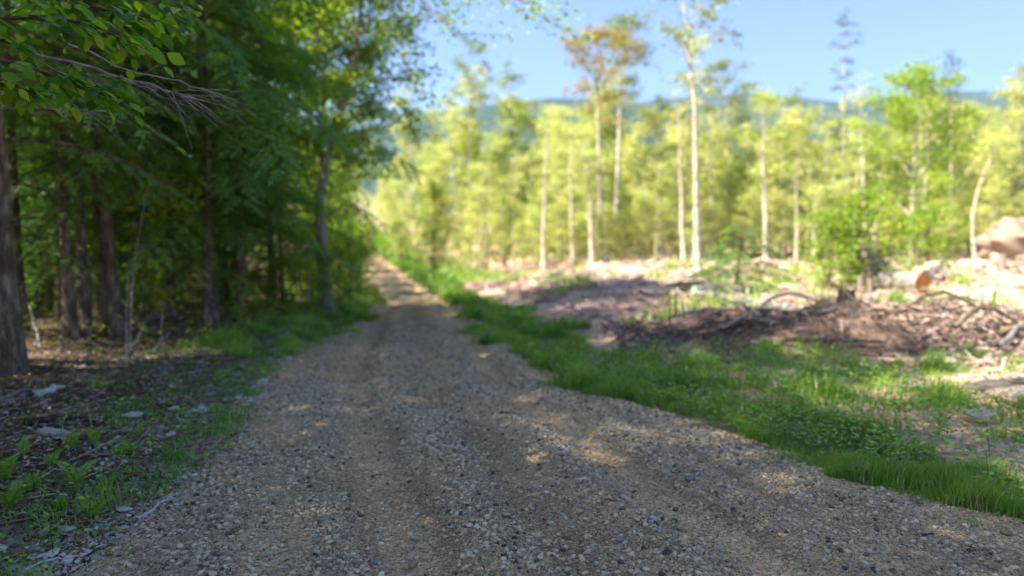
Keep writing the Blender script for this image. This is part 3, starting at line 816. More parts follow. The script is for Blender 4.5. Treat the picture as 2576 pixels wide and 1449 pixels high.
for i, (a, b, c, t) in enumerate([(1340, 650, 1335, 390), (1225, 640, 1222, 400), (1625, 650, 1622, 430), (1650, 655, 1652, 470), (1965, 650, 1968, 380), (2010, 660, 2000, 420), (1375, 645, 1372, 420), (2045, 690, 2050, 480), (1285, 640, 1290, 420), (1700, 650, 1695, 420)]):
    crown_tree("birch_sapling", "thin pale birch pole in front of the sapling wall", (a, b), (c, t), .065, .45, .9, 480, .13, M_wall, seed=620 + i, nlimb=10, group="pale birch poles in the sapling wall")
# dark shrub where the verge meets the saplings, bushes in the clearing
crown_tree("hazel_bush", "large rounded bush beside the road's right verge before the far bend", (1090, 695), (1095, 480), .06, .05, 1.7, 4200, .13, M_wallgreen, bark=M_bark_dark, seed=640, nlimb=34, up=.8, sp=.22, cat="bush", peak=.4)
crown_tree("hazel_bush", "smaller bush growing left of the large rounded verge bush", (1010, 668), (1000, 560), .05, .05, 1.5, 2200, .14, M_wall, bark=M_bark_dark, seed=641, nlimb=26, up=.8, sp=.22, cat="bush")
crown_tree("young_maple", "leafy young tree in front of the broad bushy tree", (2190, 735), (2180, 500), .05, .1, .9, 1300, .12, M_leafy, bark=M_bark_dark, d=18, seed=642, nlimb=24, up=.3, sp=.18)
crown_tree("young_maple", "wide low young tree left of the orange-ended log", (2080, 725), (2110, 560), .05, .1, 1.0, 1300, .12, M_leafy, bark=M_bark_dark, d=19, seed=643, nlimb=24, up=.3, sp=.18)
crown_tree("young_maple", "leafy young tree directly behind the orange-ended log", (2330, 720), (2340, 540), .05, .1, .9, 1200, .12, M_leafy, bark=M_bark_dark, d=22, seed=644, nlimb=24, up=.3, sp=.18)
fx, fy, P = custom_trunk([(1850, 765), (1870, 560)], 0, 10, d=18.0)
ms = tree_meshes("hemlock", hemlock(650, P[-1][2], .05, cb=.05, Lmax=1.5, nb=44, step=.14, sub=.09, sw=.04, dead=0, path=P), M_bark_dark, M_hemlock)
e = bpy.data.objects.new("young_hemlock", None); COL.objects.link(e); e.location = (fx, fy, gz(fx, fy)); link("trunk", ms[0], e); link("crown", ms[1], e)
tag(e, "small dark green conifer alone on the slash of the clearing", "tree")

# ---------------------------------------------------------------- stones
ICO = None
def ico(sub):
    import bmesh
    bm = bmesh.new(); bmesh.ops.create_icosphere(bm, subdivisions=sub, radius=1)
    V = np.array([v.co[:] for v in bm.verts]); F = np.array([[v.index for v in f.verts] for f in bm.faces]); bm.free()
    return V, F
I1, I2, I3, I4 = ico(1), ico(2), ico(3), ico(5)

def rock_geo(seed, I=I3, flat=.65, rough=.22, cut=5):
    rng = np.random.default_rng(seed)
    V, F = I; V = V.copy()
    for _ in range(cut + 4):
        n = unit(rng.normal(0, 1, 3)); d = rng.uniform(.62, .92)
        s = V @ n; V = V - np.maximum(0, s - d)[:, None] * n * .92
    nz = vnoise(V[:, 0] * 3 + V[:, 2] * 2.1, V[:, 1] * 3 - V[:, 2] * 1.7, 1, seed) - .5
    n2 = vnoise(V[:, 0] * 9 + V[:, 2] * 7, V[:, 1] * 9 - V[:, 2] * 6, 1, seed + 1) - .5
    n3 = vnoise(V[:, 0] * 26 + V[:, 2] * 21, V[:, 1] * 26 - V[:, 2] * 17, 1, seed + 2) - .5
    V = V * (1 + rough * nz + rough * .4 * n2 + rough * .18 * n3 * (len(V) > 2000))[:, None]
    V *= np.array([1, rng.uniform(.65, .95), flat])
    return V, F
RK = [make_mesh("stone", [rock_geo(700 + i, I2)], M_stone, smooth=False) for i in range(6)]
RKP = [make_mesh("rock", [rock_geo(720 + i, ico(4), .65, .5, 7)], M_stone_pale, smooth=False) for i in range(5)]
def put_rock(ms, name, x, y, r, label, cat="rock", group=None, sq=(1, 1, 1), sink=.35):
    o = link(name, ms, None, (x, y, gz(x, y) + r * (.6 - sink) * sq[2]), (rnd.uniform(-.25, .25), rnd.uniform(-.25, .25), rnd.random() * 6.28), (r * sq[0], r * sq[1], r * sq[2]))
    return tag(o, label, cat, group)
for i, (a, b, w, lab) in enumerate([(1952, 985, 30, "flat tan rock in the grass of the right verge"), (2470, 1062, 42, "flat pale rock half sunk in grass near the right picture edge"),
        (2568, 1022, 58, "large pointed pale rock cut by the right picture edge"), (2370, 925, 34, "rounded tan rock at the foot of the brush bank's right end"),
        (1990, 948, 22, "small pale rock just behind the flat tan verge rock"), (1505, 915, 22, "pale stone at the left tip of the brush bank"),
        (2480, 985, 36, "low tan rock behind the half sunk pale rock"), (2545, 965, 30, "tan rock right of the low tan rock near the picture edge")]):
    x, y = spot(a, b); r = w * .39752 / FPX * y
    put_rock(RKP[i % 5], "rock", x, y, r * 1.15, lab, sq=(1.15, 1, .65), sink=.1)
# the shoulder's light stones at the left
named = [(465, 1052, 17, "upright white stone on the left shoulder"), (430, 1100, 24, "rounded pale stone below the upright white stone"), (440, 1033, 20, "flat light stone above the upright white stone"),
         (452, 1078, 14, "small blue grey stone between the pale ones"), (135, 1095, 34, "wide blue grey stone lying by ferns"), (330, 1052, 26, "long flat greenish grey stone near the forest floor"),
         (60, 1215, 20, "light grey stone among ferns near the left picture edge"), (40, 1228, 22, "flat stone with a tan patch near the left picture edge"), (250, 1185, 15, "grey stone with a bright chip above the fern clump")]
for i, (a, b, w, lab) in enumerate(named):
    x, y = spot(a, b); put_rock(RK[i % 6], "stone", x, y, w * .39752 / FPX * y, lab, "stone", sq=(1.15, .9, .55 if i != 0 else 1.1), sink=.2)
k = 0
srng = random.Random(5)
while k < 280:
    y = srng.uniform(3.0, 12.5); x = float(road_l(y)) + .1 - abs(srng.gauss(0, .34)) * (1 + .15 * (y - 4))
    s = srng.uniform(.012, .045) * (1 + (y > 6) * .35)
    put_rock(RK[k % 6], "shoulder_stone", x, y, s, "small light grey stone scattered on the left gravel shoulder", "stone", "stones on the left shoulder", sq=(1.2, .9, .6), sink=.25)
    k += 1
k = 0
while k < 90:
    y = srng.uniform(12.5, 40); x = float(road_r(y)) + 2.2 + srng.random() ** .8 * (10 + y * .5)
    if x > .78 * y: continue
    s = srng.uniform(.10, .38) * (.6 + .018 * y)
    put_rock(RKP[k % 5], "clearing_rock", x, y, s, "sunlit pale rock lying in the logged clearing", "rock", "pale rocks in the clearing", sq=(1.2, .9, .7))
    k += 1
# the great boulder at the right edge
x, y = spot(2560, 745)
big = make_mesh("boulder", [rock_geo(777, I4, .95, .6, 3)], stone_mat("brown_boulder", [(0, (.10, .075, .055)), (.45, (.24, .18, .135)), (.8, (.38, .30, .23)), (1, (.5, .42, .34))], scale=1.6, bump=1.0), smooth=False)
y = 19.0; x = (2560 * .39752 - 512) / FPX * y
tag(link("boulder", big, None, (x + 1.0, y, gz(x, y) + .1), (.1, .2, .6), (1.8, 1.5, 1.0)), "huge tan boulder at the right picture edge above the slash", "boulder")
bx, by = foot_at(2200, 19.0)
tag(link("boulder", RKP[2], None, (bx, by, gz(bx, by) + .25), (0, .1, .3), (1.1, .8, .75)), "broad pale boulder just left of the orange-ended log", "boulder")

for i in range(26):
    yy_ = srng.uniform(15.5, 20.5); xx_ = srng.uniform(10.9, 15.5)
    put_rock(RKP[i % 5], "clearing_rock", xx_, yy_, srng.uniform(.15, .42), "tan rubble block heaped about the huge boulder", "rock", "rubble about the huge boulder", sq=(1.1, .9, .8), sink=.1)
# ---------------------------------------------------------------- logs, stumps, sticks
def log_thing(name, P, r, label, cat, bark=M_twig, cut=M_cut, r2=None, group=None, k=14):
    rng = np.random.default_rng(int(abs(P[0][0]) * 1000) + 3)
    P = np.asarray(P, float); n = len(P)
    R = np.linspace(r, r2 or r * .85, n)
    o0 = P[0].copy(); V, F = tube(P - o0, R, k, .08, rng)
    e = bpy.data.objects.new(name, None); COL.objects.link(e); e.location = o0
    link("bark", make_mesh("log_bark", [(V, F)], bark, smooth=True), e)
    for side in ((0, 1) if name == "log" else (1,)):
        ring = V[:k] if side == 0 else V[-k:]
        cV = np.vstack([ring, ring.mean(0)]); j = np.arange(k); j2 = (j + 1) % k
        cF = np.stack([j2, j, np.full(k, k)] if side == 0 else [j, j2, np.full(k, k)], -1)
        link("cut_end", make_mesh("cut_end", [(cV, cF)], cut), e)
    return tag(e, label, cat, group)
# big log: dark bark running away to the left, sawn orange end facing us
ex_, ey_ = 0, 0
yl = 17.0; xl_ = (2322 * .39752 - 512) / FPX * yl; zl = gz(xl_, yl) + .22
log_thing("log", [(xl_, yl, zl), (xl_ - .2, yl + .45, zl + .02), (xl_ - .42, yl + .9, zl + .03), (xl_ - .7, yl + 1.4, zl + .02)], .27, "big grey log with a bright orange sawn end facing the road", "log", bark=M_twig)
lrng = random.Random(9)
for i in range(16):
    y = lrng.uniform(13.5, 34); x = lrng.uniform(max(float(road_r(y)) + 3, -1), .70 * y)
    a = lrng.uniform(0, 3.14); L = lrng.uniform(1.0, 2.8); r = lrng.uniform(.05, .12)
    c, s = math.cos(a), math.sin(a)
    pts = [(x + c * L * t, y + s * L * t, gz(x + c * L * t, y + s * L * t) + r * 1.1 + .05) for t in (0, .33, .66, 1)]
    log_thing("log", pts, r, "bleached log lying in the slash of the clearing", "log", bark=M_twig, cut=M_twig_pale, group="bleached logs in the clearing", k=8)
for i in range(14):
    y = lrng.uniform(9.3, 12); x = lrng.uniform(2.2, 7.6); a = lrng.uniform(-.7, .9); L = lrng.uniform(.7, 2.2); r = lrng.uniform(.018, .05)
    c, s_ = math.cos(a), math.sin(a)
    pts = [(x + c * L * t, y + s_ * L * t + .08 * math.sin(t * 5 + i), gz(x + c * L * t, y + s_ * L * t) + r + .05 + .14 * math.sin(t * 3.1) * (i % 3)) for t in (0, .2, .4, .6, .8, 1)]
    log_thing("brush_branch", pts, r, "crooked grey brown branch lying across the shaded brush bank", "branch", bark=M_bark_dark if i % 2 else M_twig, cut=M_twig_pale, group="branches on the brush bank", k=7, r2=r * .4)
for (a, b, h, r, lab) in [(2130, 800, .22, .13, "dark torn stump on the crest of the brush bank"), (1760, 640, .5, .16, "short stump at the foot of the tall ragged pine"), (2520, 770, .4, .09, "pale upright stub below the huge boulder"),
                          (2165, 712, .5, .06, "thin pale stub left of the broad boulder"), (2190, 708, .4, .05, "second thin pale stub against the broad boulder")]:
    x, y = foot_at(a, 11.6 if "crest" in lab else (36 if b < 660 else 17.5)); z = gz(x, y)
    dark = "dark" in lab
    log_thing("stump", [(x, y, z - .1), (x + .01, y, z + h * .4), (x + .02, y + .02, z + h)], r * 1.25, lab, "stump", bark=M_twig_dark if dark else M_bark_grey, cut=M_twig_dark if dark else M_slash2 if False else M_twig_pale, r2=r, k=10)

def stick(name, dpts, r, label, mat, cat="stick", lift=0, group=None, forks=0, seed=0, heights=None):
    """a stick laid on the ground along picture points; heights lift single points above the ground"""
    rng = np.random.default_rng(seed)
    P = []
    for i, (a, b) in enumerate(dpts):
        x, y = spot(a, b); P.append((x, y, gz(x, y) + r * .8 + .012 + (heights[i] if heights else 0)))
    P = np.array(P)
    s = np.linspace(0, 1, len(P)); q = np.linspace(0, 1, len(P) * 4)
    Q = np.stack([np.interp(q, s, P[:, k]) for k in range(3)], 1)
    Q[1:-1] = (Q[:-2] + Q[1:-1] * 2 + Q[2:]) / 4
    Q += rng.normal(0, r * .35, Q.shape)
    o = Q[0].copy(); parts = [tube(Q - o, r * (1 - .6 * q), 6, .2, rng)]
    for f in range(forks):
        i = rng.integers(len(Q) // 3, len(Q) - 2); d = unit(Q[i + 1] - Q[i]); d2 = unit(d + rng.normal(0, .6, 3) * np.array([1, 1, .3])); L = rng.uniform(.08, .3) * np.linalg.norm(Q[-1] - Q[0])
        parts.append(tube(np.array([Q[i], Q[i] + d2 * L * .5, Q[i] + d2 * L + np.array([0, 0, .02])]) - o, np.array([.5, .35, .15]) * r, 4))
    return tag(link(name, make_mesh(name, parts, mat, smooth=True), None, o), label, cat, group)
stick("fallen_branch", [(345, 1320), (385, 1293), (410, 1270), (450, 1252), (498, 1238)], .009, "bent white stick lying where grass meets gravel at lower left", M_twig_pale, forks=1, seed=1)
stick("fallen_branch", [(60, 1449), (105, 1425), (160, 1415), (215, 1405), (255, 1385), (330, 1372), (420, 1352)], .007, "long thin pale stick running along the lower left corner", M_twig_pale, forks=2, seed=2)
stick("fallen_branch", [(70, 1005), (110, 998), (160, 990)], .045, "short thick broken branch with a white torn face by the edge trunk", M_twig_pale, seed=3)
stick("fallen_branch", [(315, 900), (345, 880), (368, 850), (395, 828)], .022, "forked grey branch propped on the forest floor", M_twig, forks=3, seed=4, heights=[0, .08, .2, .3])
stick("fallen_branch", [(385, 895), (405, 875), (430, 862)], .02, "short grey branch right of the forked grey one", M_twig, forks=1, seed=5, heights=[0, .06, .12])
stick("fallen_branch", [(75, 850), (95, 890), (118, 935)], .014, "thin stick leaning against the thick edge trunk", M_twig, seed=6, heights=[.45, .2, 0])
stick("fallen_branch", [(300, 905), (306, 885), (312, 800)], .02, "", M_twig, seed=7) if False else None
stick("fallen_branch", [(270, 1010), (340, 1015), (440, 1030), (475, 1025)], .012, "dark fallen branch crossing the stony shoulder", M_twig_dark, forks=2, seed=8)
stick("fallen_branch", [(565, 1105), (600, 1098), (650, 1090)], .010, "short dark twig lying on the left edge of the gravel", M_twig_dark, seed=9)
stick("fallen_branch", [(1690, 1358), (1700, 1385), (1722, 1402)], .004, "tiny pale twig on the gravel right of centre", M_twig_pale, seed=10)
stick("fallen_branch", [(1760, 1420), (1800, 1424), (1850, 1440)], .004, "thin dark twig near the bottom edge of the gravel", M_twig_dark, seed=11)
stick("fallen_branch", [(60, 1075), (140, 1062), (215, 1060)], .03, "dark rotting branch lying behind the blue grey stone", M_twig_dark, forks=1, seed=12)
stick("fallen_branch", [(640, 885), (700, 878), (770, 868)], .02, "dark fallen branch where the left grass begins", M_twig_dark, forks=2, seed=13)
stick("fallen_branch", [(2240, 1225), (2250, 1205), (2262, 1190)], .008, "dark twig standing out of the right verge grass", M_twig_dark, seed=14, heights=[0, .06, .12])
# dead slender stems standing in the forest edge
for i, (a, b, a2, t, lab) in enumerate([(325, 890, 370, 470, "tall dead stem bending right between conifer and forked branch"), (318, 905, 322, 690, "dead stem standing just left of the bending one"), (405, 880, 412, 760, "short dead stem near the forked grey branch")]):
    fx, fy, P = custom_trunk([(a, b), ((a * .8 + a2 * .2), (b + t) / 2), (a2, t)], 0, 8)
    rng = np.random.default_rng(i); parts = [tube(P, np.linspace(.012, .004, 8), 5)]
    for q in range(4):
        o = along(P, .4 + .13 * q); d = rng.normal(0, 1, 3) * np.array([1, 1, .4]); parts.append(tube(np.array([o, o + unit(d) * .15, o + unit(d) * .28 + [0, 0, .05]]), np.array([.004, .003, .001]), 3))
    tag(link("dead_sapling", make_mesh("dead_sapling", parts, M_twig, smooth=True), None, (fx, fy, gz(fx, fy))), lab, "dead sapling")

# ---------------------------------------------------------------- gravel on the road
def pebble_field(name, n, yr, size, label, kindshape=I1, xr=None, seed=0, pw=1.6, edge=.25):
    rng = np.random.default_rng(seed)
    y = yr[0] + (yr[1] - yr[0]) * rng.random(n)
    # clumped: keep more where the noise is high
    xl, xr2 = road_l(y) - edge, road_r(y) + .12
    x = xl + (xr2 - xl) * rng.random(n)
    keep = rng.random(n) < (.42 + 1.0 * sstep(.35, .7, vnoise(x, y, .55, seed + 5) * .6 + vnoise(x, y, .17, seed + 6) * .4))
    cc_ = x - (road_l(y) + road_r(y)) / 2 + .15 * np.sin(y * .5) + .10 * (vnoise(x, y, 1.5, 66) - .5)
    loose = np.zeros(n)
    for c0, w0 in ((.45, .17), (-.35, .20), (1.15, .13), (-1.20, .13), (1.75, .2), (-1.9, .25)): loose = np.maximum(loose, np.exp(-((cc_ - c0) / w0) ** 2))
    loose = np.clip(loose * (.55 + .9 * vnoise(x, y, .8, 68)), 0, 1)
    keep &= rng.random(n) < .22 + .85 * loose
    keep &= np.abs(x) < .78 * y + .3; loose = loose[keep]
    x, y = x[keep], y[keep]; n = len(x)
    s = size[0] + (size[1] - size[0]) * rng.random(n) ** pw / 1.0 * (1 - 0)
    s = size[0] + (size[1] - size[0]) * rng.random(n) ** (pw * 2.4)
    IV, IF = kindshape
    nv = len(IV)
    var = []
    for k in range(12):
        V = IV.copy(); r2 = np.random.default_rng(seed * 13 + k)
        for _ in range(5):
            nn = unit(r2.normal(0, 1, 3)); d = r2.uniform(.55, .9); q = V @ nn; V = V - np.maximum(0, q - d)[:, None] * nn
        V *= np.array([1.15, r2.uniform(.6, 1), r2.uniform(.45, .8)]); var.append(V)
    var = np.array(var)[rng.integers(0, 12, n)]
    a = rng.random(n) * 2 * PI; b = rng.normal(0, .3, n)
    ca, sa, cb, sb = np.cos(a), np.sin(a), np.cos(b), np.sin(b)
    X = var[..., 0] * cb[:, None] + var[..., 2] * sb[:, None]; Z = -var[..., 0] * sb[:, None] + var[..., 2] * cb[:, None]; Y = var[..., 1]
    VX = X * ca[:, None] - Y * sa[:, None]; VY = X * sa[:, None] + Y * ca[:, None]
    V = np.stack([VX, VY, Z], -1) * s[:, None, None]
    V += np.stack([x, y, road_top(x, y) + s * .22], -1)[:, None]
    F = (IF[None] + (np.arange(n) * nv)[:, None, None]).reshape(-1, 3)
    vals = np.repeat(np.clip(rng.random(n) * (1 - .35 * loose), 0, 1), len(IF))
    me = make_mesh(name, [(V.reshape(-1, 3), F)], M_gravel, vals=[vals])
    return tag(link(name, me), label, "gravel", kind="stuff")
I0 = None
def ico0():
    p = (1 + 5 ** .5) / 2
    V = unit(np.array([(-1, p, 0), (1, p, 0), (-1, -p, 0), (1, -p, 0), (0, -1, p), (0, 1, p), (0, -1, -p), (0, 1, -p), (p, 0, -1), (p, 0, 1), (-p, 0, -1), (-p, 0, 1)], float))
    F = np.array([(0, 11, 5), (0, 5, 1), (0, 1, 7), (0, 7, 10), (0, 10, 11), (1, 5, 9), (5, 11, 4), (11, 10, 2), (10, 7, 6), (7, 1, 8), (3, 9, 4), (3, 4, 2), (3, 2, 6), (3, 6, 8), (3, 8, 9), (4, 9, 5), (2, 4, 11), (6, 2, 10), (8, 6, 7), (9, 8, 1)])
    return V, F
I0 = ico0()
OCT = (np.array([(1, 0, 0), (-1, 0, 0), (0, 1, 0), (0, -1, 0), (0, 0, 1), (0, 0, -1)], float), np.array([(0, 2, 4), (2, 1, 4), (1, 3, 4), (3, 0, 4), (2, 0, 5), (1, 2, 5), (3, 1, 5), (0, 3, 5)]))
pebble_field("fine_gravel", 260000, (2.6, 6.6), (.003, .0085), "fine crushed gravel covering the near road", OCT, seed=1)
pebble_field("gravel", 120000, (2.6, 7.5), (.0045, .021), "loose gravel pebbles scattered on the near road", I0, seed=2)
pebble_field("far_gravel", 90000, (6.0, 14), (.006, .022), "loose gravel on the road further on", I0, seed=3)
# the pebbles one can pick out near the camera
PB = [make_mesh("pebble", [rock_geo(740 + i, I2, .6, .12, 3)], None, smooth=True) for i in range(5)]
def pebmat(name, c): 
    return stone_mat(name, [(0, tuple(v * .75 for v in c)), (.5, c), (1, tuple(min(.7, v * 1.25) for v in c))], scale=2.5)
PM = {"white": pebmat("white_pebble", (.50, .47, .41)), "tan": pebmat("tan_pebble", (.30, .22, .12)), "grey": pebmat("grey_pebble", (.22, .22, .215)), "blue grey": pebmat("blue_pebble", (.17, .20, .225)), "rusty": pebmat("rusty_pebble", (.22, .10, .045)), "dark": pebmat("dark_pebble", (.06, .06, .062))}
pebs = [(1642, 1325, 12, "white", "round white pebble with a seam, right of the road's dark strip"), (1040, 1418, 20, "tan", "tan angular pebble at the bottom edge left of centre"), (940, 1425, 15, "grey", "lilac grey pebble beside the tan angular one at the bottom"),
        (830, 1420, 9, "white", "small round white pebble at the bottom, leftmost of the bright ones"), (1560, 1378, 14, "blue grey", "blue grey pebble right of the white seamed one"), (1735, 1222, 16, "blue grey", "flat pale blue stone on the right half of the gravel"),
        (1760, 1178, 12, "tan", "tan pebble just above the flat pale blue stone"), (1410, 1152, 12, "blue grey", "pale blue pebble on the right rut's edge"), (1655, 1360, 10, "grey", "flat grey pebble below the white seamed pebble"),
        (2530, 1355, 14, "tan", "yellowish pebble at the right picture edge on the gravel"), (1385, 1325, 10, "white", "light pebble left of the white seamed pebble"), (1240, 1200, 9, "dark", "black pebble left of the dark wheel strip"),
        (1330, 1240, 9, "grey", "grey pebble in the middle of the dark strip"), (1545, 1290, 10, "rusty", "reddish pebble between the ruts"), (2030, 1160, 11, "tan", "tan stone near the right verge grass"), (1700, 1280, 11, "rusty", "rusty brown pebble right of the middle"),
        (620, 1310, 10, "blue grey", "flat slate pebble on the left of the gravel"), (2140, 1130, 10, "grey", "grey stone at the verge of the right grass"), (925, 1390, 9, "white", "pale oval pebble above the lilac grey one"), (1200, 1345, 8, "white", "white chip pebble near the bottom centre")]
for i, (a, b, w, cname, lab) in enumerate(pebs):
    me = PB[i % 5].copy(); me.materials.clear(); me.materials.append(PM[cname])
    x, y = spot(a, b); r = w * .39752 / FPX * y
    tag(link("pebble", me, None, (x, y, float(road_top(np.array([x]), np.array([y]))[0]) + r * .3), (0, 0, i * 1.3), (r, r * .9, r * .95)), lab, "pebble")

# ---------------------------------------------------------------- grass
def blades(x, y, z, h, w, rng, lean=.45, seg=2):
    n = len(x)
    az = rng.random(n) * 2 * PI; d = np.stack([np.cos(az), np.sin(az), 0 * az], 1); s = np.stack([-np.sin(az), np.cos(az), 0 * az], 1)
    tw = rng.normal(0, .6, n); s = s * np.cos(tw)[:, None] + d * np.sin(tw)[:, None]
    B = np.stack([x, y, z], 1); ln = (lean * (.3 + rng.random(n)) * h)[:, None]; hh = h[:, None]; ww = w[:, None]
    up = np.array([0, 0, 1.])
    p1 = B + d * ln * .25 + up * hh * .5; p2 = B + d * ln + up * hh * (.95 - .25 * (ln / hh))
    V = np.stack([B - s * ww / 2, B + s * ww / 2, p1 + s * ww * .42, p1 - s * ww * .42, p2], 1).reshape(-1, 3)
    i = (np.arange(n) * 5)[:, None]
    return V, (i + np.array([[0, 1, 2, 3]])), (i + np.array([[3, 2, 4]]))

def grass(name, x, y, h, w, label, seed, mat=M_grass, lean=.45, bright=0.0, kind="stuff"):
    rng = np.random.default_rng(seed)
    n = len(x); z = ground_z(x, y) - .01
    V, Q, T = blades(x, y, z, h * (.4 + .8 * rng.random(n)) * (.35 + 1.9 * vnoise(x, y, .33, seed + 9) ** 1.8), w * (.7 + .6 * rng.random(n)), rng, lean)
    v = np.clip(.0 + .75 * vnoise(x, y, .4, seed) + .35 * rng.random(n) + bright, 0, .93); v = np.where(rng.random(n) < .09, 1, v)
    me = make_mesh(name, [(V, Q), (np.zeros((0, 3)), np.zeros((0, 3), int))], mat, vals=[v, 0]) if False else make_mesh2(name, V, Q, T, mat, v)
    return tag(link(name, me), label, "grass", kind=kind)

def make_mesh2(name, V, Q, T, mat, v):
    me = bpy.data.meshes.new(name)
    loops = np.concatenate([Q.ravel(), T.ravel()]); st = np.concatenate([np.arange(len(Q)) * 4, len(Q) * 4 + np.arange(len(T)) * 3])
    me.vertices.add(len(V)); me.vertices.foreach_set("co", V.astype(np.float32).ravel())
    me.loops.add(len(loops)); me.loops.foreach_set("vertex_index", loops.astype(np.int32))
    me.polygons.add(len(st)); me.polygons.foreach_set("loop_start", st.astype(np.int32))
    at = me.attributes.new("v", 'FLOAT', 'FACE'); at.data.foreach_set("value", np.concatenate([v, v]).astype(np.float32))
    me.update(calc_edges=True); me.materials.append(mat)
    return me

def verge_pts(n, yr, off, seed, right=True, thin=.25, jag=.5):
    rng = np.random.default_rng(seed)
    y = yr[0] + (yr[1] - yr[0]) * rng.random(n)
    e = road_r(y) if right else road_l(y)
    jn = jag * (vnoise(y, 0 * y, .7, 900) - .5) + .34 * (vnoise(y, 0 * y, .2, 899) - .5)
    o = off[0] + (off[1] * (.6 + .7 * vnoise(y, 0 * y, 1.3, 898)) - off[0]) * rng.random(n) ** 1.15
    x = e + (o + jn) * (1 if right else -1)
    k = rng.random(n) < thin + (1 - thin) * sstep(.25, .6, vnoise(x, y, .45, seed + 2)) * (1 - .75 * sstep(.55, 1, (o - off[0]) / (off[1] - off[0])) * (vnoise(x, y, .9, seed + 4) > .45))
    k &= np.abs(x) < .80 * y + .6
    return x[k], y[k]
x, y = verge_pts(88000, (2.8, 7.5), (.0, 1.15), 901, thin=.16, jag=.6)
grass("grass", x, y, .12, .0052, "dense green grass on the near right verge", 901)
x, y = verge_pts(42000, (7.0, 13), (-.15, 1.25), 902, thin=.25, jag=.8)
grass("grass", x, y, .17, .010, "green grass on the right verge further on", 902)
x, y = verge_pts(26000, (12.5, 34), (-.1, 1.2), 903, thin=.4)
grass("grass", x, y, .24, .022, "grass strip along the right side of the road in the distance", 903)
x, y = verge_pts(22000, (32, 75), (0, 3.5), 904, thin=.6)
grass("grass", x, y, .4, .05, "bright grass beside the far bend", 904, bright=.2)
x, y = verge_pts(30000, (8.8, 17), (-.05, 1.5), 905, right=False, thin=.2)
grass("grass", x, y, .14, .011, "green grass on the left verge before the leaning birch", 905)
x, y = verge_pts(14000, (16, 34), (0, 1.3), 906, right=False, thin=.5)
grass("grass", x, y, .22, .022, "grass along the left edge of the far road", 906)
# looser tufts: left shoulder and behind the right verge
def tufts(cs, per, rad, seed):
    rng = np.random.default_rng(seed); X = []; Y = []
    for (cx, cy, s) in cs:
        X.append(cx + rng.normal(0, rad * s, per)); Y.append(cy + rng.normal(0, rad * s, per))
    return np.concatenate(X), np.concatenate(Y)
trng = random.Random(21)
cs = []
for _ in range(110):
    y = trng.uniform(3.0, 8.5); x = float(road_l(y)) - .0 - abs(trng.gauss(0, .6))
    if abs(x) < .78 * y: cs.append((x, y, trng.uniform(.5, 1.4)))
x, y = tufts(cs, 55, .07, 911); grass("grass_tufts", x, y, .09, .005, "sparse grass sprouting on the left shoulder", 911, lean=.7)
cs = []
for _ in range(150):
    y = trng.uniform(5.2, 9.2); x = float(road_r(y)) + 1.1 + trng.random() * 5.4
    if abs(x) < .78 * y + .3: cs.append((x, y, trng.uniform(.5, 1.6)))
x, y = tufts(cs, 110, .11, 912); grass("grass_tufts", x, y, .16, .009, "clumpy grass and weeds between the verge and the brush bank", 912, lean=.5, bright=.18)
cs = []
for _ in range(120):
    y = trng.uniform(3.2, 11); x = float(road_r(y)) - trng.random() ** 1.6 * .5
    cs.append((x, y, trng.uniform(.3, .8)))
x, y = tufts(cs, 16, .05, 914); grass("grass_tufts", x, y, .07, .006, "little tufts straying from the verge onto the gravel", 914, lean=.7)
cs = []
for _ in range(120):
    y = trng.uniform(12, 38); x = float(road_r(y)) + 2.5 + trng.random() * (6 + .4 * y)
    cs.append((x, y, trng.uniform(.6, 2)))
x, y = tufts(cs, 60, .2, 913); grass("clearing_weeds", x, y, .35, .035, "green weeds sprouting through the slash", 913, mat=M_weed, bright=.15)

# low broad-leaved cover
def cover(name, pts, L, h, label, seed, mat=M_weed, per=9):
    rng = np.random.default_rng(seed); C = []; A = []
    for (cx, cy, s) in pts:
        n = int(per * s) + 3; zz = gz(cx, cy); hh = rng.random(n) * h * s
        a = rng.random(n) * 2 * PI
        C.append(np.stack([cx + rng.normal(0, .045 * s, n), cy + rng.normal(0, .045 * s, n), zz + hh], 1)); A.append(np.stack([np.cos(a), np.sin(a), rng.uniform(-.2, .6, n)], 1))
    C = np.concatenate(C); A = np.concatenate(A); n = len(C); s = L * (.5 + .9 * rng.random(n))
    me = make_mesh(name, [quads(C, A, rng.normal(0, .35, (n, 3)) + [0, 0, 1], s, s * .5, .12)], mat, vals=[rng.random(n)])
    return tag(link(name, me), label, "ground cover", kind="stuff")
pts = []
for _ in range(620):
    y = trng.uniform(2.9, 9.5); x = float(road_l(y)) - .05 - abs(trng.gauss(0, .75)) * (1 + .1 * y)
    if abs(x) < .8 * y + .1: pts.append((x, y, trng.uniform(.5, 1.5)))
cover("ground_cover", pts, .028, .09, "low broad-leaved weeds on the left shoulder", 921)
pts = []
for _ in range(1300):
    y = trng.uniform(3.2, 9.5); x = float(road_r(y)) + .15 + trng.random() * 3.2
    if abs(x) < .8 * y + .2: pts.append((x, y, trng.uniform(.6, 1.8)))
cover("ground_cover", pts, .04, .17, "leafy weeds mixed into the right verge", 922, per=12)
pts = []
for _ in range(420):
    y = trng.uniform(8.5, 22); x = float(road_l(y)) - .8 - trng.random() ** 1.2 * 7
    pts.append((x, y, trng.uniform(.8, 2.6)))
cover("undergrowth", pts, .07, .22, "patchy green undergrowth on the shaded forest floor", 923, mat=M_under, per=12)

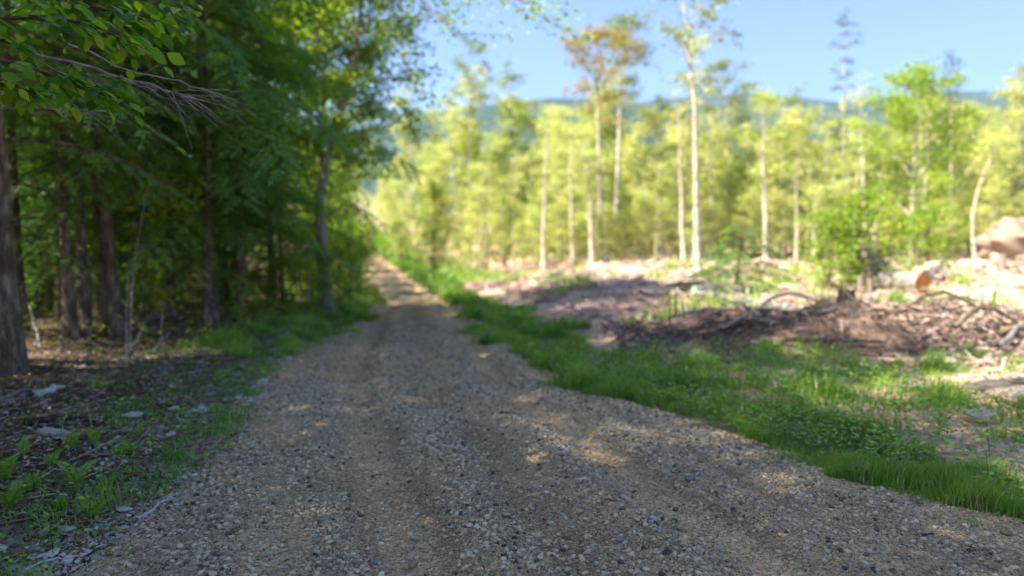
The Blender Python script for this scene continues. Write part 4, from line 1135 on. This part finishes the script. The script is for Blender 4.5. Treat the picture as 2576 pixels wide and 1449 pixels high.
# dead leaves on the forest floor, slash in the clearing
def litter(name, x, y, L, W, mat, label, seed, lift=.008, tilt=.35, stk=False):
    rng = np.random.default_rng(seed); n = len(x); a = rng.random(n) * 2 * PI
    C = np.stack([x, y, ground_z(x, y) + lift * (.3 + rng.random(n))], 1); A = np.stack([np.cos(a), np.sin(a), rng.normal(0, tilt * .6, n)], 1)
    s = L * (.4 + 1.1 * rng.random(n) ** 1.5)
    me = make_mesh(name, [quads(C, A, rng.normal(0, tilt, (n, 3)) + [0, 0, 1], s, W * (.6 + .8 * rng.random(n)), .15, .5)], mat, vals=[rng.random(n)])
    return tag(link(name, me), label, "debris", kind="stuff")
rng = np.random.default_rng(31)
y = rng.uniform(2.8, 13, 26000); x = road_l(y) + .1 - np.abs(rng.normal(0, 1.9, len(y))); k = (np.abs(x) < .8 * y + .3); x, y = x[k], y[k]
litter("leaf_litter", x, y, .05, .026, M_litter, "brown dead leaves on the forest floor", 31)

rng = np.random.default_rng(35)
y = rng.uniform(2.9, 11, 15000); x = road_l(y) + .15 - np.abs(rng.normal(0, .75, len(y))); k = (np.abs(x) < .8 * y + .3) & (vnoise(x, y, .5, 36) > .35); x, y = x[k], y[k]
litter("stone_chips", x, y, .028, .022, M_stone, "pale chips and flakes of stone on the left shoulder", 35, tilt=.5)

def twig_field(name, x, y, z0, L, R, mat, label, seed, tilt=.25, k=3, pw=2):
    """thousands of short sticks and chips as one tangle"""
    rng = np.random.default_rng(seed); n = len(x)
    a = rng.random(n) * 2 * PI; el = rng.normal(0, tilt, n)
    D = np.stack([np.cos(a) * np.cos(el), np.sin(a) * np.cos(el), np.sin(el)], 1)
    ln = L[0] + (L[1] - L[0]) * rng.random(n) ** pw; r = (R[0] + (R[1] - R[0]) * rng.random(n) ** pw)
    C = np.stack([x, y, ground_z(x, y) + z0 * rng.random(n) + r], 1)
    U = unit(np.cross(D, [0, 0, 1.])); W = np.cross(U, D)
    ang = np.arange(k) * 2 * PI / k
    ring = (np.cos(ang)[None, :, None] * U[:, None] + np.sin(ang)[None, :, None] * W[:, None]) * r[:, None, None]
    A = (C - D * (ln / 2)[:, None])[:, None] + ring; B = (C + D * (ln / 2)[:, None])[:, None] + ring * .6
    V = np.concatenate([A, B], 1).reshape(-1, 3)
    j = np.arange(k); j2 = (j + 1) % k
    F = np.stack([j, j2, k + j2, k + j], 1)[None] + (np.arange(n) * 2 * k)[:, None, None]
    me = make_mesh(name, [(V, F.reshape(-1, 4))], mat, vals=[np.repeat(rng.random(n), k)])
    return tag(link(name, me), label, "debris", kind="stuff")
y = 12 + rng.random(30000) ** .8 * 34; x = road_r(y) + 2.0 + rng.random(len(y)) * (8 + .8 * y); k = x < .80 * y + 1; x, y = x[k], y[k]
k = vnoise(x, y, 1.5, 77) + .4 * rng.random(len(x)) > .5; x, y = x[k], y[k]
twig_field("slash_debris", x, y, .07, (.10, 1.1), (.010, .040), M_slash, "pale broken branches and wood chips strewn over the clearing", 41)
rng = np.random.default_rng(33)
x = 1.5 + rng.random(2600) * 8; y = 10.4 + rng.normal(0, 1.1, 2600); k = x < .8 * y + 1
twig_field("brush_debris", x[k], y[k], .10, (.06, .6), (.004, .018), M_brush, "tangled brush and roots on the soil bank, coloured dark for its shade", 42, tilt=.4)
x = 5.5 + rng.random(5000) * 6; y = 7.5 + rng.random(5000) * 6; k = x < .8 * y + 1
twig_field("slash_debris", x[k], y[k], .06, (.06, .6), (.006, .022), M_slash, "tan broken sticks right of the soil bank", 43)
y = rng.uniform(3.0, 14, 4200); x = road_l(y) - .2 - np.abs(rng.normal(0, 1.8, len(y)))
twig_field("twig_litter", x, y, .02, (.05, .5), (.002, .008), M_litter, "thin dead twigs on the forest floor", 44, tilt=.1)

# ---------------------------------------------------------------- ferns and single weeds
def fern_mesh(seed, nf=5, L=.2):
    rng = np.random.default_rng(seed); C = []; A = []; LL = []; W = []; Nn = []; stems = []
    for f in range(nf):
        az = f * 2 * PI / nf + rng.normal(0, .3); out = np.array([math.cos(az), math.sin(az), 0]); side = np.array([-out[1], out[0], 0]); l = L * rng.uniform(.7, 1.15)
        s = np.linspace(0, 1, 34); lift = rng.uniform(.95, 1.3)
        P = out * (l * (.12 * s + .42 * s ** 2))[:, None] + np.array([0, 0, 1.]) * (l * lift * (s - .38 * s ** 2.4))[:, None]
        stems.append(tube(P, .0022 * (1 - .7 * s), 3))
        T = unit(np.gradient(P, axis=0))
        for j in range(5, 34):
            w = l * .26 * math.sin(PI * min(1, (s[j] * .93 + .07)) ** .75) + .004
            for g in (-1, 1):
                C.append(P[j]); A.append(side * g + T[j] * .4); LL.append(w); W.append(l * .026); Nn.append(np.cross(T[j], side))
    V, F = quads(np.array(C), np.array(A), np.array(Nn), np.array(LL), np.array(W), .05, .3)
    vs = sum(len(f[1]) for f in stems)
    parts = [(V, F)] + stems
    return make_mesh("fern", parts, M_fern, vals=[rng.random(len(F)) * .6 + .2] + [.1] * len(stems))
FM = [fern_mesh(950 + i, 4 + i % 3, .20) for i in range(4)]
ferns = [(195, 1235, 1.15, "brightest fern clump with two tall fronds, left of the white stick"), (30, 1290, 1.1, "fern at the left picture edge below the grey stones"), (235, 1310, .9, "small fern clump in front of the brightest one"),
         (85, 1240, .9, "fern between the edge fern and the brightest clump"), (300, 1155, .8, "yellowish fern near the wide blue grey stone"), (330, 1150, .7, "yellowish fern right beside its twin near the blue grey stone"), (10, 1215, 1.3, "tall dark fern cut by the left picture edge"),
         (130, 1180, .8, "brownish green fern behind the brightest clump"), (60, 1150, .8, "pale fern below the rotting branch"), (270, 1240, .7, "little fern right of the brightest clump"), (150, 1290, .8, "fern low between the stones and the seedling"), (345, 1105, .8, "light green fern behind the pale rounded stone"), (240, 1120, .8, "light fern right of the wide blue grey stone"), (180, 1130, .8, "light fern just below the wide blue grey stone")]
for i, (a, b, s, lab) in enumerate(ferns):
    x, y = spot(a, b); tag(link("fern", FM[i % 4], None, (x, y, gz(x, y) - .005), (0, 0, i * 1.7), s), lab, "fern")

def seedling_mesh(seed, H, nl, L, thin=.0022, mat=M_weed):
    rng = np.random.default_rng(seed); n = 8; s = np.linspace(0, 1, n)
    P = np.stack([s * H * .15 * rng.normal(), s * H * .15 * rng.normal(), s * H], 1)
    u = np.sort(.25 + .75 * rng.random(nl)); C = np.array([along(P, q) for q in u]); a = np.arange(nl) * 2.4
    A = np.stack([np.cos(a), np.sin(a), rng.uniform(-.35, .5, nl)], 1); l = L * (.7 + .5 * rng.random(nl))
    return P, tube(P, thin * (1 - .6 * s), 4), quads(C, A, np.array([[0, 0, 1.]]) + rng.normal(0, .25, (nl, 3)), l, l * .48, .12, .45), rng.random(nl)
SM = []
for i, (H, nl, L) in enumerate([(.22, 12, .05), (.16, 16, .04), (.30, 18, .045), (.13, 9, .055)]):
    P, t, q, v = seedling_mesh(960 + i, H, nl, L); SM.append((make_mesh("stem", [t], M_twig_dark, smooth=True), make_mesh("leaves", [q], M_weed, vals=[v])))
def put_weed(i, a, b, s, label, group=None, name="seedling", cat="seedling"):
    x, y = spot(a, b); e = bpy.data.objects.new(name, None); COL.objects.link(e); e.location = (x, y, gz(x, y)); e.scale = (s,) * 3; e.rotation_euler = (0, 0, i * 2.1)
    link("stem", SM[i % 4][0], e); link("foliage", SM[i % 4][1], e); return tag(e, label, cat, group)
for i, (a, b, s, lab) in enumerate([(135, 1405, 1.0, "seedling with a dark stem and one long hanging leaf, lower left corner"), (330, 1215, 1.1, "bushy seedling growing where the left grass is thickest"), (385, 1170, 1.2, "tall feathery seedling below the rounded pale stone"),
        (270, 1405, .5, "grassy sprout at the edge of the gravel, lower left"), (335, 1408, .5, "tiny two-leaved plant alone on the gravel"), (215, 1330, 1.0, "thin dark-stemmed seedling beside the small fern clump"), (95, 1035, 1.0, "yellow green seedling beside the thick broken branch"),
        (430, 1170, 1.0, "green seedling right of the feathery one"), (470, 950, 2.0, "bright leafy clump on the stones of the left shoulder")]):
    put_weed(i, a, b, s, lab)
for i in range(60):
    y = trng.uniform(3.0, 7.5); x = float(road_l(y)) - .15 - abs(trng.gauss(0, .8))
    if abs(x) > .76 * y: continue
    e = bpy.data.objects.new("seedling", None); COL.objects.link(e); e.location = (x, y, gz(x, y)); s = trng.uniform(.45, 1.0); e.scale = (s,) * 3; e.rotation_euler = (0, 0, i)
    link("stem", SM[i % 4][0], e); link("foliage", SM[i % 4][1], e); tag(e, "small leafy seedling among the plants of the left shoulder", "seedling", "seedlings on the left shoulder")
for i in range(80):
    y = trng.uniform(3.2, 8.5); x = float(road_r(y)) + .25 + trng.random() * 2.6
    if abs(x) > .78 * y: continue
    e = bpy.data.objects.new("tall_weed", None); COL.objects.link(e); e.location = (x, y, gz(x, y)); s = trng.uniform(.8, 1.4); e.scale = (s,) * 3; e.rotation_euler = (0, 0, i)
    link("stem", SM[i % 4][0], e); link("foliage", SM[i % 4][1], e); tag(e, "leafy weed standing in the grass of the right verge", "weed", "weeds in the right verge")

# ---------------------------------------------------------------- the beech reaching in at the upper left
def beech():
    rng = np.random.default_rng(77)
    bx, by = -4.6, 3.2; base = np.array([bx, by, gz(bx, by)])
    P = trunk_path(rng, 5.5, 12, .01); wood = [tube(P, np.linspace(.07, .02, 12), 10, .1, rng)]
    C = []; A = []; Ls = []; Nn = []
    def L3(a, b, d): return np.array(list(at_depth(a, b, d))) - base
    boughs = [[(-120, 60), (100, 40), (230, 60), (330, 110)], [(-140, 130), (60, 160), (180, 210), (290, 245)], [(-140, 20), (60, -20), (250, 20), (390, 55)], [(-120, 180), (0, 200), (70, 230)], [(-150, 60), (-30, 90), (60, 120), (200, 170), (310, 215)], [(-60, -60), (150, -30), (330, -10), (480, 35)]]
    for bi, bp in enumerate(boughs):
        d0 = 3.0 + .25 * bi
        pts = [along(P, .55 + .06 * bi)] + [L3(a, b, d0 + .12 * i) for i, (a, b) in enumerate(bp)]
        pts = np.array(pts); s = np.linspace(0, 1, len(pts)); q = np.linspace(0, 1, 22)
        Q = np.stack([np.interp(q, s, pts[:, k]) for k in range(3)], 1); Q[1:-1] = (Q[:-2] + Q[1:-1] + Q[2:]) / 3
        wood.append(tube(Q, np.linspace(.014, .003, 22), 5))
        for k in range(27):
            u = rng.uniform(.3, 1); o = along(Q, u); T = unit(along(Q, min(1, u + .05)) - along(Q, u - .05))
            sd = unit(np.cross(T, [0, 0, 1])) * (1 if k % 2 else -1)
            d = unit(T * .8 + sd * .9 + rng.normal(0, .2, 3)); l = rng.uniform(.06, .26)
            e = o + d * l + np.array([0, 0, -.10 * l]); wood.append(tube(np.stack([o, (o + e) / 2, e]), [.0025, .002, .0012], 3))
            m = rng.integers(2, 5)
            for j in range(m):
                w = (j + 1) / m; c = o * (1 - w) + e * w; s2 = unit(np.cross(d, [0, 0, 1])) * (1 if j % 2 else -1)
                C.append(c); A.append(d * .9 + s2 * (.8 if j < m - 1 else 0) + [0, 0, -.35 + rng.normal(0, .2)]); Ls.append(rng.uniform(.06, .115)); Nn.append(np.array([0, 0, 1.]) + rng.normal(0, .4, 3))
    # oval leaves of eight outline points, folded on the midrib
    C = np.array(C); A = unit(np.array(A)); Nn = np.array(Nn); S = unit(np.cross(A, Nn)); Nn = np.cross(S, A); Ls = np.array(Ls)[:, None]
    prof = [(0, 0), (.18, .17), (.42, .27), (.70, .20), (.88, .08), (1, 0)]
    Vs = []
    for t, w in prof: Vs.append(C + A * Ls * t - Nn * Ls * (.10 * t * t))
    for g in (1, -1):
        for t, w in prof[1:-1]: Vs.append(C + A * Ls * t + S * Ls * w * g + Nn * Ls * (w * .25 - .10 * t * t))
    V = np.stack(Vs, 1).reshape(-1, 3); n = len(C); b = (np.arange(n) * 14)[:, None]
    Q = []; T = []
    for g, o in ((0, 6), (1, 10)):
        q = [(1, 2, o + 1, o), (2, 3, o + 2, o + 1), (3, 4, o + 3, o + 2)]; t = [(0, 1, o), (4, 5, o + 3)]
        if g: q = [x[::-1] for x in q]; t = [x[::-1] for x in t]
        Q += [b + np.array([x]) for x in q]; T += [b + np.array([x]) for x in t]
    Q = np.concatenate(Q); T = np.concatenate(T); v = rng.random(n)
    me = make_mesh("beech_leaves", [(V, Q), (np.zeros((0, 3)), T)] if False else [(V, Q)], M_beech, vals=[v[(Q[:, 0] // 14)]])
    me2 = make_mesh("beech_leaf_tips", [(V, T)], M_beech, vals=[v[(T[:, 0] // 14)]])
    import bmesh
    bm = bmesh.new(); bm.from_mesh(me); bm.from_mesh(me2)
    bm.to_mesh(me); bm.free()
    e = bpy.data.objects.new("beech_tree", None); COL.objects.link(e); e.location = base
    link("trunk", make_mesh("beech_trunk", wood, M_twig_dark, smooth=True), e); link("crown", me, e)
    tag(e, "beech whose bright green leafy boughs reach in at the upper left corner", "tree")
    # bare dead bough below the leaves
    base2 = base + np.array([-.3, .8, 0])
    P = trunk_path(rng, 6, 12, .01); wood = [tube(P, np.linspace(.09, .03, 12), 10, .1, rng)]
    def L4(a, b, d): return np.array(list(at_depth(a, b, d))) - base2
    for (tt, bp, r) in [(.5, [(-60, 100), (200, 160), (300, 195), (420, 225), (500, 250)], .012), (.52, [(200, 160), (330, 200), (440, 235), (540, 265)], .008), (.5, [(300, 190), (400, 240), (450, 262)], .005), (.55, [(100, 60), (300, 170), (430, 200), (555, 240)], .008), (.6, [(-50, 60), (30, 90), (130, 180), (280, 200)], .01), (.4, [(-60, 275), (100, 272), (250, 278), (360, 270)], .009)]:
        pts = np.array(([along(P, tt)] if bp[0][0] < 0 else []) + [L4(a, b, 4.2 + .05 * i) for i, (a, b) in enumerate(bp)]); s = np.linspace(0, 1, len(pts)); q = np.linspace(0, 1, 16)
        Q = np.stack([np.interp(q, s, pts[:, k]) for k in range(3)], 1); Q[1:-1] = (Q[:-2] + Q[1:-1] + Q[2:]) / 3; Q += rng.normal(0, .006, Q.shape)
        wood.append(tube(Q, np.linspace(r, r * .25, 16), 5))
        for k in range(7):
            o = along(Q, rng.uniform(.5, .97)); T = unit(Q[-1] - Q[-4]); d = unit(T + rng.normal(0, .45, 3)); l = rng.uniform(.1, .4)
            wood.append(tube(np.stack([o, o + d * l * .5 + [0, 0, -.01], o + d * l + [0, 0, -.04]]), [r * .35, r * .25, r * .12], 3))
    e = bpy.data.objects.new("dead_tree", None); COL.objects.link(e); e.location = base2
    link("trunk", make_mesh("dead_trunk", wood, M_twig, smooth=True), e)
    tag(e, "dead tree reaching bare grey twigs in below the beech leaves", "tree")
beech()
# the air between here and the ridges
hz, hnt, hout = nm("thin_air")
pv = hnt.nodes.new("ShaderNodeVolumePrincipled"); pv.inputs['Color'].default_value = (.42, .66, 1, 1); pv.inputs['Density'].default_value = .00013; pv.inputs['Anisotropy'].default_value = .2
hnt.links.new(pv.outputs[0], hout.inputs['Volume'])
b0 = np.array([(-5200, -60, -14), (6200, -60, -14), (6200, 4900, -14), (-5200, 4900, -14), (-5200, -60, 900), (6200, -60, 900), (6200, 4900, 900), (-5200, 4900, 900)], float)
bf = np.array([(0, 3, 2, 1), (4, 5, 6, 7), (0, 1, 5, 4), (1, 2, 6, 5), (2, 3, 7, 6), (3, 0, 4, 7)])
tag(link("haze", make_mesh("haze", [(b0, bf)], hz)), "thin bluish air in front of the far ridges", "haze", kind="stuff")
print("faces", sum(len(o.data.polygons) for o in scene.objects if o.type == 'MESH'))
